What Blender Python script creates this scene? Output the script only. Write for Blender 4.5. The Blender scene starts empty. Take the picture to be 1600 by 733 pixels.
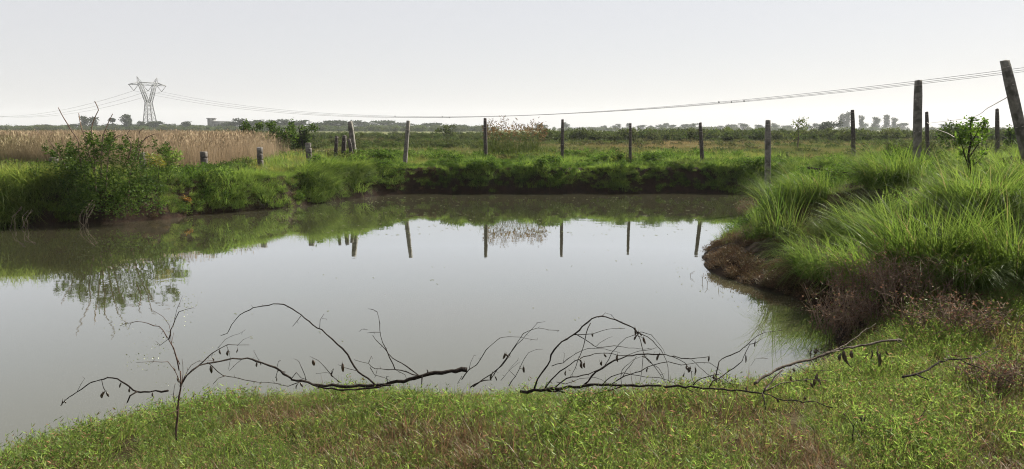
import bpy, math, random
import numpy as np
from mathutils import Vector, Matrix

SC = bpy.context.scene
COL = SC.collection
R = math.radians
random.seed(7)

# ------------------------------------------------------------------ camera
EYE = 2.0            # metres above the water (z = 0)
F = 1200.0           # focal length in photo pixels (1600 wide)
HZ = 202.0           # photo row of the horizon
PITCH = math.atan((366.5 - HZ) / F)
cam = bpy.data.cameras.new("camera")
cam.sensor_width = 36.0
cam.lens = 36.0 * F / 1600.0
cam.clip_start = 0.05
cam.clip_end = 6000
camo = bpy.data.objects.new("camera", cam)
COL.objects.link(camo)
camo.location = (0, 0, EYE)
camo.rotation_euler = (math.pi / 2 - PITCH, 0, 0)
SC.camera = camo

# ------------------------------------------------------------------ sky, sun, exposure
SUN_EL, SUN_AZ = 42.0, 52.0       # azimuth clockwise from +Y (the view direction)
w = bpy.data.worlds.new("World")
SC.world = w
w.use_nodes = True
wt = w.node_tree
sky = wt.nodes.new("ShaderNodeTexSky")
sky.sky_type = 'NISHITA'
sky.sun_disc = False
sky.sun_elevation = R(SUN_EL)
sky.sun_rotation = R(SUN_AZ)
sky.air_density = 1.0
sky.dust_density = 1.2
sky.ozone_density = 1.6
hazemix = wt.nodes.new("ShaderNodeMix")          # even pale summer haze over the clear sky
hazemix.data_type = 'RGBA'
hazemix.inputs[0].default_value = 0.87
hazemix.inputs[7].default_value = (4.60, 4.50, 4.58, 1)
wt.links.new(sky.outputs[0], hazemix.inputs[6])
wt.links.new(hazemix.outputs[2], wt.nodes['Background'].inputs[0])
wt.nodes['Background'].inputs[1].default_value = 0.055
sl = bpy.data.lights.new("sun", 'SUN')
sl.energy = 5.0
sl.angle = R(0.6)
sl.color = (1.0, 0.94, 0.82)
so = bpy.data.objects.new("sun", sl)
COL.objects.link(so)
e, a = R(SUN_EL), R(SUN_AZ)
sd = Vector((math.cos(e) * math.sin(a), math.cos(e) * math.cos(a), math.sin(e)))
so.rotation_euler = sd.to_track_quat('Z', 'Y').to_euler()
so.location = sd * 200
vs = SC.view_settings
vs.view_transform = 'Standard'
vs.look = 'None'
vs.exposure = 1.55
vs.gamma = 1.0
try:
    vs.use_curve_mapping = False
except Exception:
    pass
SC.cycles.use_denoising = True
SC.cycles.denoising_prefilter = 'NONE'
SC.cycles.filter_width = 1.1
SC.cycles.max_bounces = 6
SC.cycles.diffuse_bounces = 3
SC.cycles.transmission_bounces = 4
SC.cycles.volume_bounces = 1
SC.cycles.sample_clamp_indirect = 6
HAZE_DENSITY = 0.0002

# ------------------------------------------------------------------ pixel helpers (photo pixels -> points of the place)
def ray(px, py):
    xc, yc = (px - 800.0) / F, -(py - 366.5) / F
    return Vector((xc, math.cos(PITCH) + yc * math.sin(PITCH), -math.sin(PITCH) + yc * math.cos(PITCH)))

def P(px, py, Y):
    r = ray(px, py)
    return Vector((r.x, r.y, r.z)) * (Y / r.y) + Vector((0, 0, EYE))

def G(px, py, z=0.0):
    r = ray(px, py)
    return r * ((z - EYE) / r.z) + Vector((0, 0, EYE))

# ------------------------------------------------------------------ numpy noise
_rs = np.random.RandomState(11)
_LAT = _rs.rand(256, 256)
def vnoise(x, y, scale=1.0, seed=0):
    x = np.asarray(x, float) / scale + seed * 17.31
    y = np.asarray(y, float) / scale + seed * 9.77
    xi, yi = np.floor(x).astype(int), np.floor(y).astype(int)
    fx, fy = x - xi, y - yi
    fx, fy = fx * fx * (3 - 2 * fx), fy * fy * (3 - 2 * fy)
    g = lambda i, j: _LAT[(xi + i) % 256, (yi + j) % 256]
    return (g(0, 0) * (1 - fx) + g(1, 0) * fx) * (1 - fy) + (g(0, 1) * (1 - fx) + g(1, 1) * fx) * fy
def fbm(x, y, scale, seed=0, o=3):
    s, a_, t = 0, 1.0, 0
    for k in range(o):
        s = s + a_ * vnoise(x, y, scale / 2 ** k, seed + k); t += a_; a_ *= .5
    return s / t
def sstep(a_, b_, x):
    t = np.clip((np.asarray(x, float) - a_) / (b_ - a_), 0, 1)
    return t * t * (3 - 2 * t)

# ------------------------------------------------------------------ terrain functions
shore = [G(*p)[:2] for p in [(-20, 358), (30, 353), (60, 354), (100, 351), (140, 350), (185, 348), (230, 345), (262, 343), (290, 338),
         (330, 334), (370, 331), (420, 327), (460, 323), (500, 317), (545, 311), (590, 306), (640, 303), (700, 302), (760, 303), (820, 302),
         (880, 303), (940, 302), (1000, 303), (1060, 302), (1110, 303), (1160, 303), (1195, 303), (1203, 312), (1190, 330), (1172, 345),
         (1155, 352), (1137, 365), (1108, 385), (1096, 402), (1102, 418), (1122, 430), (1160, 443), (1200, 455), (1240, 466), (1275, 478),
         (1295, 495), (1305, 520)]]
shore += [(2.9, 6.55), (2.4, 6.0), (1.6, 5.6), (0.8, 5.45), (0, 5.45), (-.8, 5.5), (-1.5, 5.45), (-2.1, 5.3), (-2.6, 4.95), (-3.0, 4.55),
          (-3.25, 4.15), (-4.2, 3.6), (-6, 3.2), (-9, 3.5), (-13, 4.5), (-15.5, 8), (-14.5, 12.5), (-12.5, 14.6)]
SH = np.array([tuple(p) for p in shore], float)

def pond_d(x, y):
    """signed distance to the pond's outline, positive on land"""
    x = np.asarray(x, float); y = np.asarray(y, float)
    shp = x.shape
    x = x.ravel(); y = y.ravel()
    best = np.full(x.shape, 1e9); inside = np.zeros(x.shape, bool)
    n = len(SH)
    for i in range(n):
        ax, ay = SH[i]; bx, by = SH[(i + 1) % n]
        dx, dy = bx - ax, by - ay
        t = np.clip(((x - ax) * dx + (y - ay) * dy) / (dx * dx + dy * dy), 0, 1)
        best = np.minimum(best, (x - ax - t * dx) ** 2 + (y - ay - t * dy) ** 2)
        c = (ay > y) != (by > y)
        with np.errstate(divide='ignore', invalid='ignore'):
            xi = ax + (y - ay) / (by - ay if by != ay else 1e-9) * dx
        inside ^= c & (x < xi)
    d = np.sqrt(best)
    d[inside] *= -1
    return d.reshape(shp)

def zones(x, y):
    near = (1 - sstep(5.0, 9.0, y)) * sstep(-14, -8, x)
    right = sstep(2.0, 4.6, x) * sstep(5.8, 9.5, y) * (1 - sstep(17, 27, y))
    return near, right

def height(x, y, d=None):
    x = np.asarray(x, float); y = np.asarray(y, float)
    if d is None: d = pond_d(x, y)
    near, right = zones(x, y)
    B = .78 * (1 - near) + .21 * near + .36 * right * sstep(0, 3, d)
    wdt = .36 * (1 - near) + .75 * near
    left = sstep(-4, -7, x) * sstep(9, 12, y)
    wdt = wdt + .12 * left
    wdt = wdt * (1 - right) + (1.1 + 1.5 * np.exp(-((y - 10.4) / 2.0) ** 2)) * right
    B = B + (fbm(x, y, 2.2, 3) - .5) * .28 * sstep(.2, 2, d) * (1 - .55 * near)
    wob = (fbm(x, y, .5, 5) - .5) * .25 * (1 - near)
    t = np.clip((d + wob * sstep(0, .2, d)) / wdt, 0, 1)
    up = B * t ** (.75 + .7 * right) + (fbm(x, y, .35, 15) - .5) * .10 * sstep(.05, .4, d) * (1 - sstep(1.2, 2.2, d)) * (1 - .7 * near)
    dn = -.6 * sstep(0, 1.6, -d) - .06
    far = sstep(60, 400, np.hypot(x, y))
    h = np.where(d > 0, up, dn)
    return h + (fbm(x, y, 60, 8) - .5) * .5 * far

_hr = np.random.RandomState(23)
HUM = []
for _k in range(5000):
    _x, _y = _hr.uniform(2.6, 14), _hr.uniform(6.8, 21)
    _d = pond_d(np.array([_x]), np.array([_y]))[0]
    if _d < .40 + .65 * math.exp(-((_y - 10.4) / 1.5) ** 2) or (_y < 8.4 and (_x < 3.9 or _d < 1.0)) or _y < 6.9 + .0 * _x: continue
    if all((_x - a_) ** 2 + (_y - b_) ** 2 > (.40 + .042 * _y) ** 2 for a_, b_, _ in HUM): HUM.append((_x, _y, _hr.uniform(.04, .20)))
HUM = np.array(HUM)
_flat = height
def height(x, y, d=None):
    h = _flat(x, y, d)
    x = np.asarray(x, float); y = np.asarray(y, float)
    m = (x > 2) & (x < 15) & (y > 5.5) & (y < 23)
    if m.any():
        xm, ym = x[m], y[m]
        b = np.zeros(len(xm))
        for a_, c_, hh in HUM: b = np.maximum(b, hh * np.exp(-(((xm - a_) ** 2 + (ym - c_) ** 2) / .15) ** 1.4))
        h = np.array(h, float); h[m] += b
    return h

def hz(x, y):
    return float(height(np.array([x]), np.array([y]))[0])

# ------------------------------------------------------------------ object helpers
def tag(o, label=None, cat=None, group=None, kind=None):
    if label: o['label'] = label
    if cat: o['category'] = cat
    if group: o['group'] = group
    if kind: o['kind'] = kind
    return o

def empty(name, loc, label, cat, group=None, rz=0):
    o = bpy.data.objects.new(name, None)
    COL.objects.link(o)
    o.location = loc
    o.rotation_euler = (0, 0, rz)
    o.empty_display_size = .2
    return tag(o, label, cat, group)

def np_mesh(name, V, quads=None, tris=None, mat=None, bt=None, smooth=False):
    me = bpy.data.meshes.new(name)
    V = np.asarray(V, np.float32)
    q = np.zeros((0, 4), np.int32) if quads is None else np.asarray(quads, np.int32).reshape(-1, 4)
    t = np.zeros((0, 3), np.int32) if tris is None else np.asarray(tris, np.int32).reshape(-1, 3)
    me.vertices.add(len(V)); me.vertices.foreach_set('co', V.ravel())
    me.loops.add(q.size + t.size)
    me.loops.foreach_set('vertex_index', np.concatenate([q.ravel(), t.ravel()]))
    me.polygons.add(len(q) + len(t))
    ls = np.concatenate([np.arange(len(q)) * 4, q.size + np.arange(len(t)) * 3]).astype(np.int32)
    me.polygons.foreach_set('loop_start', ls)
    if smooth: me.polygons.foreach_set('use_smooth', np.ones(len(q) + len(t), bool))
    if bt is not None:
        at = me.attributes.new('bt', 'FLOAT', 'POINT')
        at.data.foreach_set('value', np.asarray(bt, np.float32))
    me.update(calc_edges=True)
    me.validate()
    if mat: me.materials.append(mat)
    return me

def obj(name, me, parent=None, world=True):
    o = bpy.data.objects.new(name, me)
    COL.objects.link(o)
    if parent is not None:
        o.parent = parent
    return o

class MB:
    """gathers quads and triangles for one mesh"""
    def __init__(s): s.V = []; s.Q = []; s.T = []; s.B = []; s.n = 0
    def add(s, V, Q=None, T=None, bt=None):
        V = np.asarray(V, float).reshape(-1, 3)
        if Q is not None and len(Q): s.Q.append(np.asarray(Q, int).reshape(-1, 4) + s.n)
        if T is not None and len(T): s.T.append(np.asarray(T, int).reshape(-1, 3) + s.n)
        s.V.append(V); s.n += len(V)
        b = np.full(len(V), .5) if bt is None else np.broadcast_to(np.asarray(bt, float), (len(V),))
        s.B.append(b)
        return s
    def mesh(s, name, mat, smooth=False, off=(0, 0, 0)):
        V = np.concatenate(s.V) - np.array(off)
        return np_mesh(name, V, np.concatenate(s.Q) if s.Q else None, np.concatenate(s.T) if s.T else None, mat, np.concatenate(s.B), smooth)
    def build(s, name, mat, parent=None, smooth=False):
        off = parent.location if parent is not None else (0, 0, 0)
        if parent is not None and parent.parent is not None:
            off = (parent.location[0] + parent.parent.location[0], parent.location[1] + parent.parent.location[1], parent.location[2] + parent.parent.location[2])
        return obj(name, s.mesh(name, mat, smooth, off), parent)

def box(mb, c, s, rz=0.0, taper=1.0, tilt=None):
    x, y, z = s[0] / 2, s[1] / 2, s[2] / 2
    v = np.array([[-x, -y, -z], [x, -y, -z], [x, y, -z], [-x, y, -z], [-x * taper, -y * taper, z], [x * taper, -y * taper, z], [x * taper, y * taper, z], [-x * taper, y * taper, z]])
    M = Matrix.Rotation(rz, 3, 'Z')
    if tilt is not None: M = tilt @ M
    v = v @ np.array(M).T + np.array(c)
    mb.add(v, [[0, 3, 2, 1], [4, 5, 6, 7], [0, 1, 5, 4], [1, 2, 6, 5], [2, 3, 7, 6], [3, 0, 4, 7]])

def bar(mb, p, q, r, k=4, r2=None):
    tube(mb, [p, q], r, r if r2 is None else r2, k)

def smooth_path(pts, step):
    pts = [Vector(p) for p in pts]
    if len(pts) < 3: return pts
    out = []
    ext = [pts[0] * 2 - pts[1]] + pts + [pts[-1] * 2 - pts[-2]]
    for i in range(1, len(ext) - 2):
        a_, b_, c_, d_ = ext[i - 1], ext[i], ext[i + 1], ext[i + 2]
        n = max(1, int((c_ - b_).length / step))
        for k in range(n):
            t = k / n
            out.append(.5 * ((2 * b_) + (-a_ + c_) * t + (2 * a_ - 5 * b_ + 4 * c_ - d_) * t * t + (-a_ + 3 * b_ - 3 * c_ + d_) * t ** 3))
    out.append(pts[-1])
    return out

def tube(mb, pts, r0, r1, k=6, bt=.5, knob=0.0, rng=random):
    pts = [Vector(p) for p in pts]
    n = len(pts)
    V = []; Q = []; T = []
    nrm = None
    for i, p in enumerate(pts):
        tg = (pts[min(i + 1, n - 1)] - pts[max(i - 1, 0)])
        tg = tg.normalized() if tg.length > 1e-9 else Vector((0, 0, 1))
        if nrm is None:
            nrm = tg.orthogonal().normalized()
        nrm = (nrm - tg * nrm.dot(tg)).normalized()
        bn = tg.cross(nrm)
        r = r0 + (r1 - r0) * i / max(1, n - 1)
        r *= 1 + knob * rng.uniform(-1, 1)
        for j in range(k):
            an = 2 * math.pi * j / k
            V.append(p + (nrm * math.cos(an) + bn * math.sin(an)) * r)
    for i in range(n - 1):
        for j in range(k):
            Q.append([i * k + j, i * k + (j + 1) % k, (i + 1) * k + (j + 1) % k, (i + 1) * k + j])
    V.append(pts[0]); V.append(pts[-1])
    for j in range(k):
        T.append([n * k, (j + 1) % k, j])
        T.append([n * k + 1, (n - 1) * k + j, (n - 1) * k + (j + 1) % k])
    mb.add([tuple(v) for v in V], Q, T, bt)

# ------------------------------------------------------------------ materials
def nodes_of(m):
    m.use_nodes = True
    nt = m.node_tree
    return nt, nt.nodes, nt.links

def mixrgb(nt, f, a_, b_, mode='MIX'):
    n = nt.nodes.new('ShaderNodeMix'); n.data_type = 'RGBA'; n.blend_type = mode
    for s, v in ((0, f), (6, a_), (7, b_)):
        if hasattr(v, 'is_output') or isinstance(v, bpy.types.NodeSocket): nt.links.new(v, n.inputs[s])
        elif isinstance(v, (int, float)): n.inputs[s].default_value = v
        else: n.inputs[s].default_value = (*v, 1)
    return n.outputs[2]

LEAF_K = 0.58      # leaf colours below are scaled to real foliage albedo
def leafmat(name, c1, c2, cdry, trans=.45, gloss=.06, tcol=1.5, rough=.45, stray=None, sfrac=.2):
    m = bpy.data.materials.new(name)
    nt, N, L = nodes_of(m)
    N.clear()
    c1, c2, cdry = [tuple(v * LEAF_K for v in q_) for q_ in (c1, c2, cdry)]
    if stray is not None: stray = tuple(v * LEAF_K for v in stray)
    at = N.new('ShaderNodeAttribute'); at.attribute_name = 'bt'
    ti = N.new('ShaderNodeAttribute'); ti.attribute_name = 'tint'; ti.attribute_type = 'INSTANCER'
    c = mixrgb(nt, at.outputs['Fac'], c1, c2)
    if stray is not None:      # a share of the blades has died off
        gt = N.new('ShaderNodeMath'); gt.operation = 'GREATER_THAN'; gt.inputs[1].default_value = 1 - sfrac
        L.new(at.outputs['Fac'], gt.inputs[0])
        c = mixrgb(nt, gt.outputs[0], c, stray)
    c = mixrgb(nt, ti.outputs['Fac'], c, cdry)
    oi = N.new('ShaderNodeObjectInfo')
    mr = N.new('ShaderNodeMapRange'); mr.inputs[3].default_value = .72; mr.inputs[4].default_value = 1.28
    L.new(oi.outputs['Random'], mr.inputs[0])
    hsv = N.new('ShaderNodeHueSaturation')
    L.new(c, hsv.inputs['Color']); L.new(mr.outputs[0], hsv.inputs['Value'])
    d = N.new('ShaderNodeBsdfDiffuse'); L.new(hsv.outputs[0], d.inputs[0])
    t = N.new('ShaderNodeBsdfTranslucent')
    h2 = N.new('ShaderNodeHueSaturation'); L.new(hsv.outputs[0], h2.inputs['Color']); h2.inputs['Value'].default_value = tcol; h2.inputs['Saturation'].default_value = 1.07
    h2.inputs['Hue'].default_value = .492
    L.new(h2.outputs[0], t.inputs[0])
    g = N.new('ShaderNodeBsdfGlossy'); g.inputs['Roughness'].default_value = rough; g.inputs[0].default_value = (.9, .95, .85, 1)
    m1 = N.new('ShaderNodeMixShader'); m1.inputs[0].default_value = trans
    L.new(d.outputs[0], m1.inputs[1]); L.new(t.outputs[0], m1.inputs[2])
    m2 = N.new('ShaderNodeMixShader'); m2.inputs[0].default_value = gloss
    L.new(m1.outputs[0], m2.inputs[1]); L.new(g.outputs[0], m2.inputs[2])
    o = N.new('ShaderNodeOutputMaterial'); L.new(m2.outputs[0], o.inputs[0])
    return m

def solidmat(name, c1, c2, scale=8.0, rough=.85, bump=.3, detail=6, spec=.3, stretch=(1, 1, 1), c3=None):
    m = bpy.data.materials.new(name)
    nt, N, L = nodes_of(m)
    b = N['Principled BSDF']
    tc = N.new('ShaderNodeTexCoord'); mp = N.new('ShaderNodeMapping'); mp.inputs['Scale'].default_value = stretch
    L.new(tc.outputs['Object'], mp.inputs[0])
    n = N.new('ShaderNodeTexNoise'); n.inputs['Scale'].default_value = scale; n.inputs['Detail'].default_value = detail; n.inputs['Roughness'].default_value = .65
    L.new(mp.outputs[0], n.inputs['Vector'])
    mr = N.new('ShaderNodeMapRange'); mr.inputs[1].default_value = .34; mr.inputs[2].default_value = .66
    L.new(n.outputs['Fac'], mr.inputs[0])
    c = mixrgb(nt, mr.outputs[0], c1, c2)
    if c3 is not None:
        n2 = N.new('ShaderNodeTexNoise'); n2.inputs['Scale'].default_value = scale * .37; n2.inputs['Detail'].default_value = 4
        L.new(mp.outputs[0], n2.inputs['Vector'])
        m3 = N.new('ShaderNodeMapRange'); m3.inputs[1].default_value = .52; m3.inputs[2].default_value = .62
        L.new(n2.outputs['Fac'], m3.inputs[0])
        c = mixrgb(nt, m3.outputs[0], c, c3)
    L.new(c, b.inputs['Base Color'])
    b.inputs['Roughness'].default_value = rough
    b.inputs['Specular IOR Level'].default_value = spec
    if bump:
        bp = N.new('ShaderNodeBump'); bp.inputs['Strength'].default_value = bump; bp.inputs['Distance'].default_value = .02
        L.new(n.outputs['Fac'], bp.inputs['Height']); L.new(bp.outputs[0], b.inputs['Normal'])
    return m

M = {}
M['short'] = leafmat('short_grass', (.075, .130, .028), (.265, .375, .088), (.22, .15, .07), .48, .012, stray=(.24, .155, .09), sfrac=.17, tcol=2.3)
M['brown'] = leafmat('dead_grass', (.10, .048, .032), (.32, .20, .12), (.20, .14, .07), .3, .015, stray=(.10, .13, .035), sfrac=.22, tcol=1.9)
M['mudweed'] = leafmat('mud_weed', (.070, .036, .024), (.15, .092, .055), (.12, .10, .04), .25, .015)
M['lush'] = leafmat('lush_grass', (.060, .115, .022), (.140, .195, .045), (.20, .16, .055), .5, .010, tcol=2.5)
M['long'] = leafmat('long_grass', (.055, .105, .020), (.145, .205, .045), (.16, .14, .06), .45, .012, rough=.4, tcol=2.4, stray=(.18, .16, .07), sfrac=.04)
M['reed'] = leafmat('dry_reed', (.39, .30, .19), (.58, .47, .325), (.16, .19, .06), .4, .01, tcol=1.15)
M['herb'] = leafmat('herb_leaf', (.040, .085, .016), (.085, .140, .028), (.10, .10, .04), .45, .006, tcol=2.1)
M['sapleaf'] = leafmat('sapling_leaf', (.055, .115, .018), (.12, .20, .032), (.1, .1, .04), .5, .015, tcol=1.6)
M['bush'] = leafmat('bush_leaf', (.030, .066, .013), (.105, .165, .034), (.10, .10, .04), .42, .006)
M['yellow'] = leafmat('yellowing_leaf', (.10, .13, .02), (.30, .24, .025), (.30, .22, .03), .45, .05)
M['orange'] = leafmat('orange_leaf', (.30, .13, .02), (.36, .20, .03), (.3, .2, .03), .4, .04)
M['rust'] = leafmat('rusty_reed', (.12, .080, .040), (.18, .13, .065), (.1, .12, .04), .35, .01)
M['field'] = leafmat('field_grass', (.075, .115, .026), (.115, .145, .040), (.22, .17, .08), .4, .01)
M['scrub'] = leafmat('scrub_leaf', (.048, .082, .022), (.090, .125, .036), (.09, .09, .035), .35, .008)
M['tree'] = leafmat('tree_leaf', (.024, .040, .017), (.045, .064, .024), (.06, .08, .03), .3, .008)
M['paleleaf'] = leafmat('pale_leaf', (.11, .13, .06), (.20, .21, .11), (.3, .3, .15), .4, .05)
M['pod'] = leafmat('dry_pod', (.040, .020, .014), (.075, .036, .022), (.1, .05, .03), .15, .06)
M['bark'] = solidmat('dark_bark', (.008, .006, .005), (.028, .021, .017), 40, .9, .6, spec=.12)
M['palebark'] = solidmat('pale_bark', (.025, .018, .014), (.10, .08, .062), 40, .85, .5, spec=.15)
M['redbark'] = solidmat('reddish_bark', (.030, .018, .014), (.085, .055, .042), 40, .9, .5, spec=.12)
M['deadtwig'] = solidmat('dead_twig', (.06, .040, .030), (.19, .138, .10), 30, .9, .3, spec=.12)
M['root'] = solidmat('pale_root', (.09, .065, .045), (.22, .18, .13), 25, .85, .4)
M['concrete'] = solidmat('weathered_concrete', (.085, .078, .068), (.16, .15, .13), 14, .9, .5, c3=(.055, .052, .043))
M['darkpost'] = solidmat('dark_post', (.03, .026, .023), (.07, .06, .052), 16, .9, .5)
M['stone'] = solidmat('old_stone', (.03, .024, .02), (.13, .118, .105), 9, .95, .8, c3=(.22, .205, .19))
M['steel'] = solidmat('galvanised_steel', (.13, .135, .14), (.17, .175, .18), 2, .6, 0)
M['wire'] = solidmat('dark_wire', (.17, .17, .18), (.21, .21, .22), 3, .6, 0)
M['fwire'] = solidmat('rusty_wire', (.25, .22, .20), (.33, .30, .27), 30, .6, 0)
M['glass_ins'] = solidmat('insulator_porcelain', (.12, .12, .12), (.16, .15, .15), 3, .4, 0)
M['wall'] = solidmat('plastered_wall', (.12, .12, .125), (.17, .17, .17), .6, .9, 0)
M['roofslab'] = solidmat('roof_slab', (.10, .10, .10), (.14, .14, .14), .6, .9, 0)
M['dark'] = solidmat('dark_opening', (.02, .02, .022), (.03, .03, .032), 1, .3, 0)

# ground: soil, mud by the water, grassy soil on the field (vertex weights say where each material lies)
def ground_mat():
    m = bpy.data.materials.new('ground_soil')
    nt, N, L = nodes_of(m)
    b = N['Principled BSDF']
    geo = N.new('ShaderNodeNewGeometry')
    n1 = N.new('ShaderNodeTexNoise'); n1.inputs['Scale'].default_value = 7; n1.inputs['Detail'].default_value = 8; n1.inputs['Roughness'].default_value = .7
    n2 = N.new('ShaderNodeTexNoise'); n2.inputs['Scale'].default_value = .09; n2.inputs['Detail'].default_value = 6; n2.inputs['Roughness'].default_value = .6
    n3 = N.new('ShaderNodeTexNoise'); n3.inputs['Scale'].default_value = 1.1; n3.inputs['Detail'].default_value = 8
    for n in (n1, n2, n3): L.new(geo.outputs['Position'], n.inputs['Vector'])
    def rng_(o, a_, b_):
        r = N.new('ShaderNodeMapRange'); r.inputs[1].default_value = a_; r.inputs[2].default_value = b_
        L.new(o, r.inputs[0]); return r.outputs[0]
    soil = mixrgb(nt, rng_(n1.outputs['Fac'], .35, .65), (.006, .004, .003), (.024, .014, .009))
    litter = mixrgb(nt, rng_(n3.outputs['Fac'], .35, .65), (.022, .027, .010), (.060, .042, .022))
    fieldc = mixrgb(nt, rng_(n2.outputs['Fac'], .38, .62), (.065, .080, .025), (.115, .100, .045))
    fieldc = mixrgb(nt, rng_(n3.outputs['Fac'], .3, .7), fieldc, (.055, .07, .021))
    a1 = N.new('ShaderNodeAttribute'); a1.attribute_name = 'litter'
    a2 = N.new('ShaderNodeAttribute'); a2.attribute_name = 'field'
    c = mixrgb(nt, a1.outputs['Fac'], soil, litter)
    c = mixrgb(nt, a2.outputs['Fac'], c, fieldc)
    L.new(c, b.inputs['Base Color'])
    b.inputs['Roughness'].default_value = .9
    b.inputs['Specular IOR Level'].default_value = .06
    bp = N.new('ShaderNodeBump'); bp.inputs['Strength'].default_value = .8; bp.inputs['Distance'].default_value = .05
    L.new(n1.outputs['Fac'], bp.inputs['Height']); L.new(bp.outputs[0], b.inputs['Normal'])
    return m

def water_mat():
    """turbid water: a murky body under a strongly mirroring, almost still surface"""
    m = bpy.data.materials.new('pond_water')
    nt, N, L = nodes_of(m)
    N.clear()
    geo = N.new('ShaderNodeNewGeometry')
    def noise(sc, det):
        n = N.new('ShaderNodeTexNoise'); n.inputs['Scale'].default_value = sc; n.inputs['Detail'].default_value = det
        L.new(geo.outputs['Position'], n.inputs['Vector']); return n.outputs['Fac']
    c = mixrgb(nt, noise(.22, 3), (.036, .042, .025), (.054, .046, .025))
    n1, n2 = noise(2.2, 2), noise(14, 2)
    ad = N.new('ShaderNodeMath'); ad.operation = 'MULTIPLY_ADD'; ad.inputs[1].default_value = .12
    L.new(n2, ad.inputs[0]); L.new(n1, ad.inputs[2])
    bp = N.new('ShaderNodeBump'); bp.inputs['Distance'].default_value = .05
    m3 = N.new('ShaderNodeMapRange'); m3.inputs[1].default_value = .42; m3.inputs[2].default_value = .68; m3.inputs[3].default_value = .010; m3.inputs[4].default_value = .05
    L.new(noise(.35, 3), m3.inputs[0]); L.new(m3.outputs[0], bp.inputs['Strength'])
    L.new(ad.outputs[0], bp.inputs['Height'])
    d = N.new('ShaderNodeBsdfDiffuse'); L.new(c, d.inputs[0])
    g = N.new('ShaderNodeBsdfGlossy'); g.inputs['Roughness'].default_value = .02; g.inputs[0].default_value = (.95, .98, 1, 1)
    L.new(bp.outputs[0], g.inputs['Normal'])
    fr = N.new('ShaderNodeFresnel'); fr.inputs[0].default_value = 1.333
    mu = N.new('ShaderNodeMath'); mu.operation = 'MULTIPLY'; mu.inputs[1].default_value = 1.95; mu.use_clamp = True
    L.new(fr.outputs[0], mu.inputs[0])
    mi = N.new('ShaderNodeMath'); mi.operation = 'MINIMUM'; mi.inputs[1].default_value = .78     # mirroring raised above real water's, then capped so the body colour shows
    L.new(mu.outputs[0], mi.inputs[0])
    mx = N.new('ShaderNodeMixShader'); L.new(mi.outputs[0], mx.inputs[0]); L.new(d.outputs[0], mx.inputs[1]); L.new(g.outputs[0], mx.inputs[2])
    o = N.new('ShaderNodeOutputMaterial'); L.new(mx.outputs[0], o.inputs[0])
    return m

# ------------------------------------------------------------------ ground and water
def axis(lo, hi, step, far_lo, far_hi):
    c = list(np.arange(lo, hi + 1e-6, step))
    s, v = step, hi
    up = []
    while v < far_hi: s *= 1.13; v += s; up.append(min(v, far_hi))
    s, v = step, lo
    dn = []
    while v > far_lo: s *= 1.13; v -= s; dn.append(max(v, far_lo))
    return np.array(dn[::-1] + c + up)
gx = axis(-17, 13, .13, -1500, 1500)
gy = axis(2.0, 28.5, .13, -160, 1600)
XX, YY = np.meshgrid(gx, gy)
DD = pond_d(XX, YY)
ZZ = height(XX, YY, DD)
nx, ny = len(gx), len(gy)
idx = np.arange(nx * ny).reshape(ny, nx)
q = np.stack([idx[:-1, :-1], idx[:-1, 1:], idx[1:, 1:], idx[1:, :-1]], -1).reshape(-1, 4)
gm = np_mesh('ground', np.stack([XX, YY, ZZ], -1).reshape(-1, 3), q, None, ground_mat(), None, True)
near, right = zones(XX, YY)
for nm, val in (('litter', sstep(.5, 1.2, DD) * (1 - .2 * right)), ('field', sstep(4, 9, DD) * sstep(16, 24, YY))):
    at = gm.attributes.new(nm, 'FLOAT', 'POINT')
    at.data.foreach_set('value', val.astype(np.float32).ravel())
tag(obj('ground', gm), kind='structure')

wx, wy = np.linspace(-17, 9, 2), np.linspace(2.2, 27, 2)
wm = np_mesh('water', [(-17, 2.2, 0), (9, 2.2, 0), (9, 27, 0), (-17, 27, 0)], [[0, 1, 2, 3]], None, water_mat())
tag(obj('water', wm), kind='structure')

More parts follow.
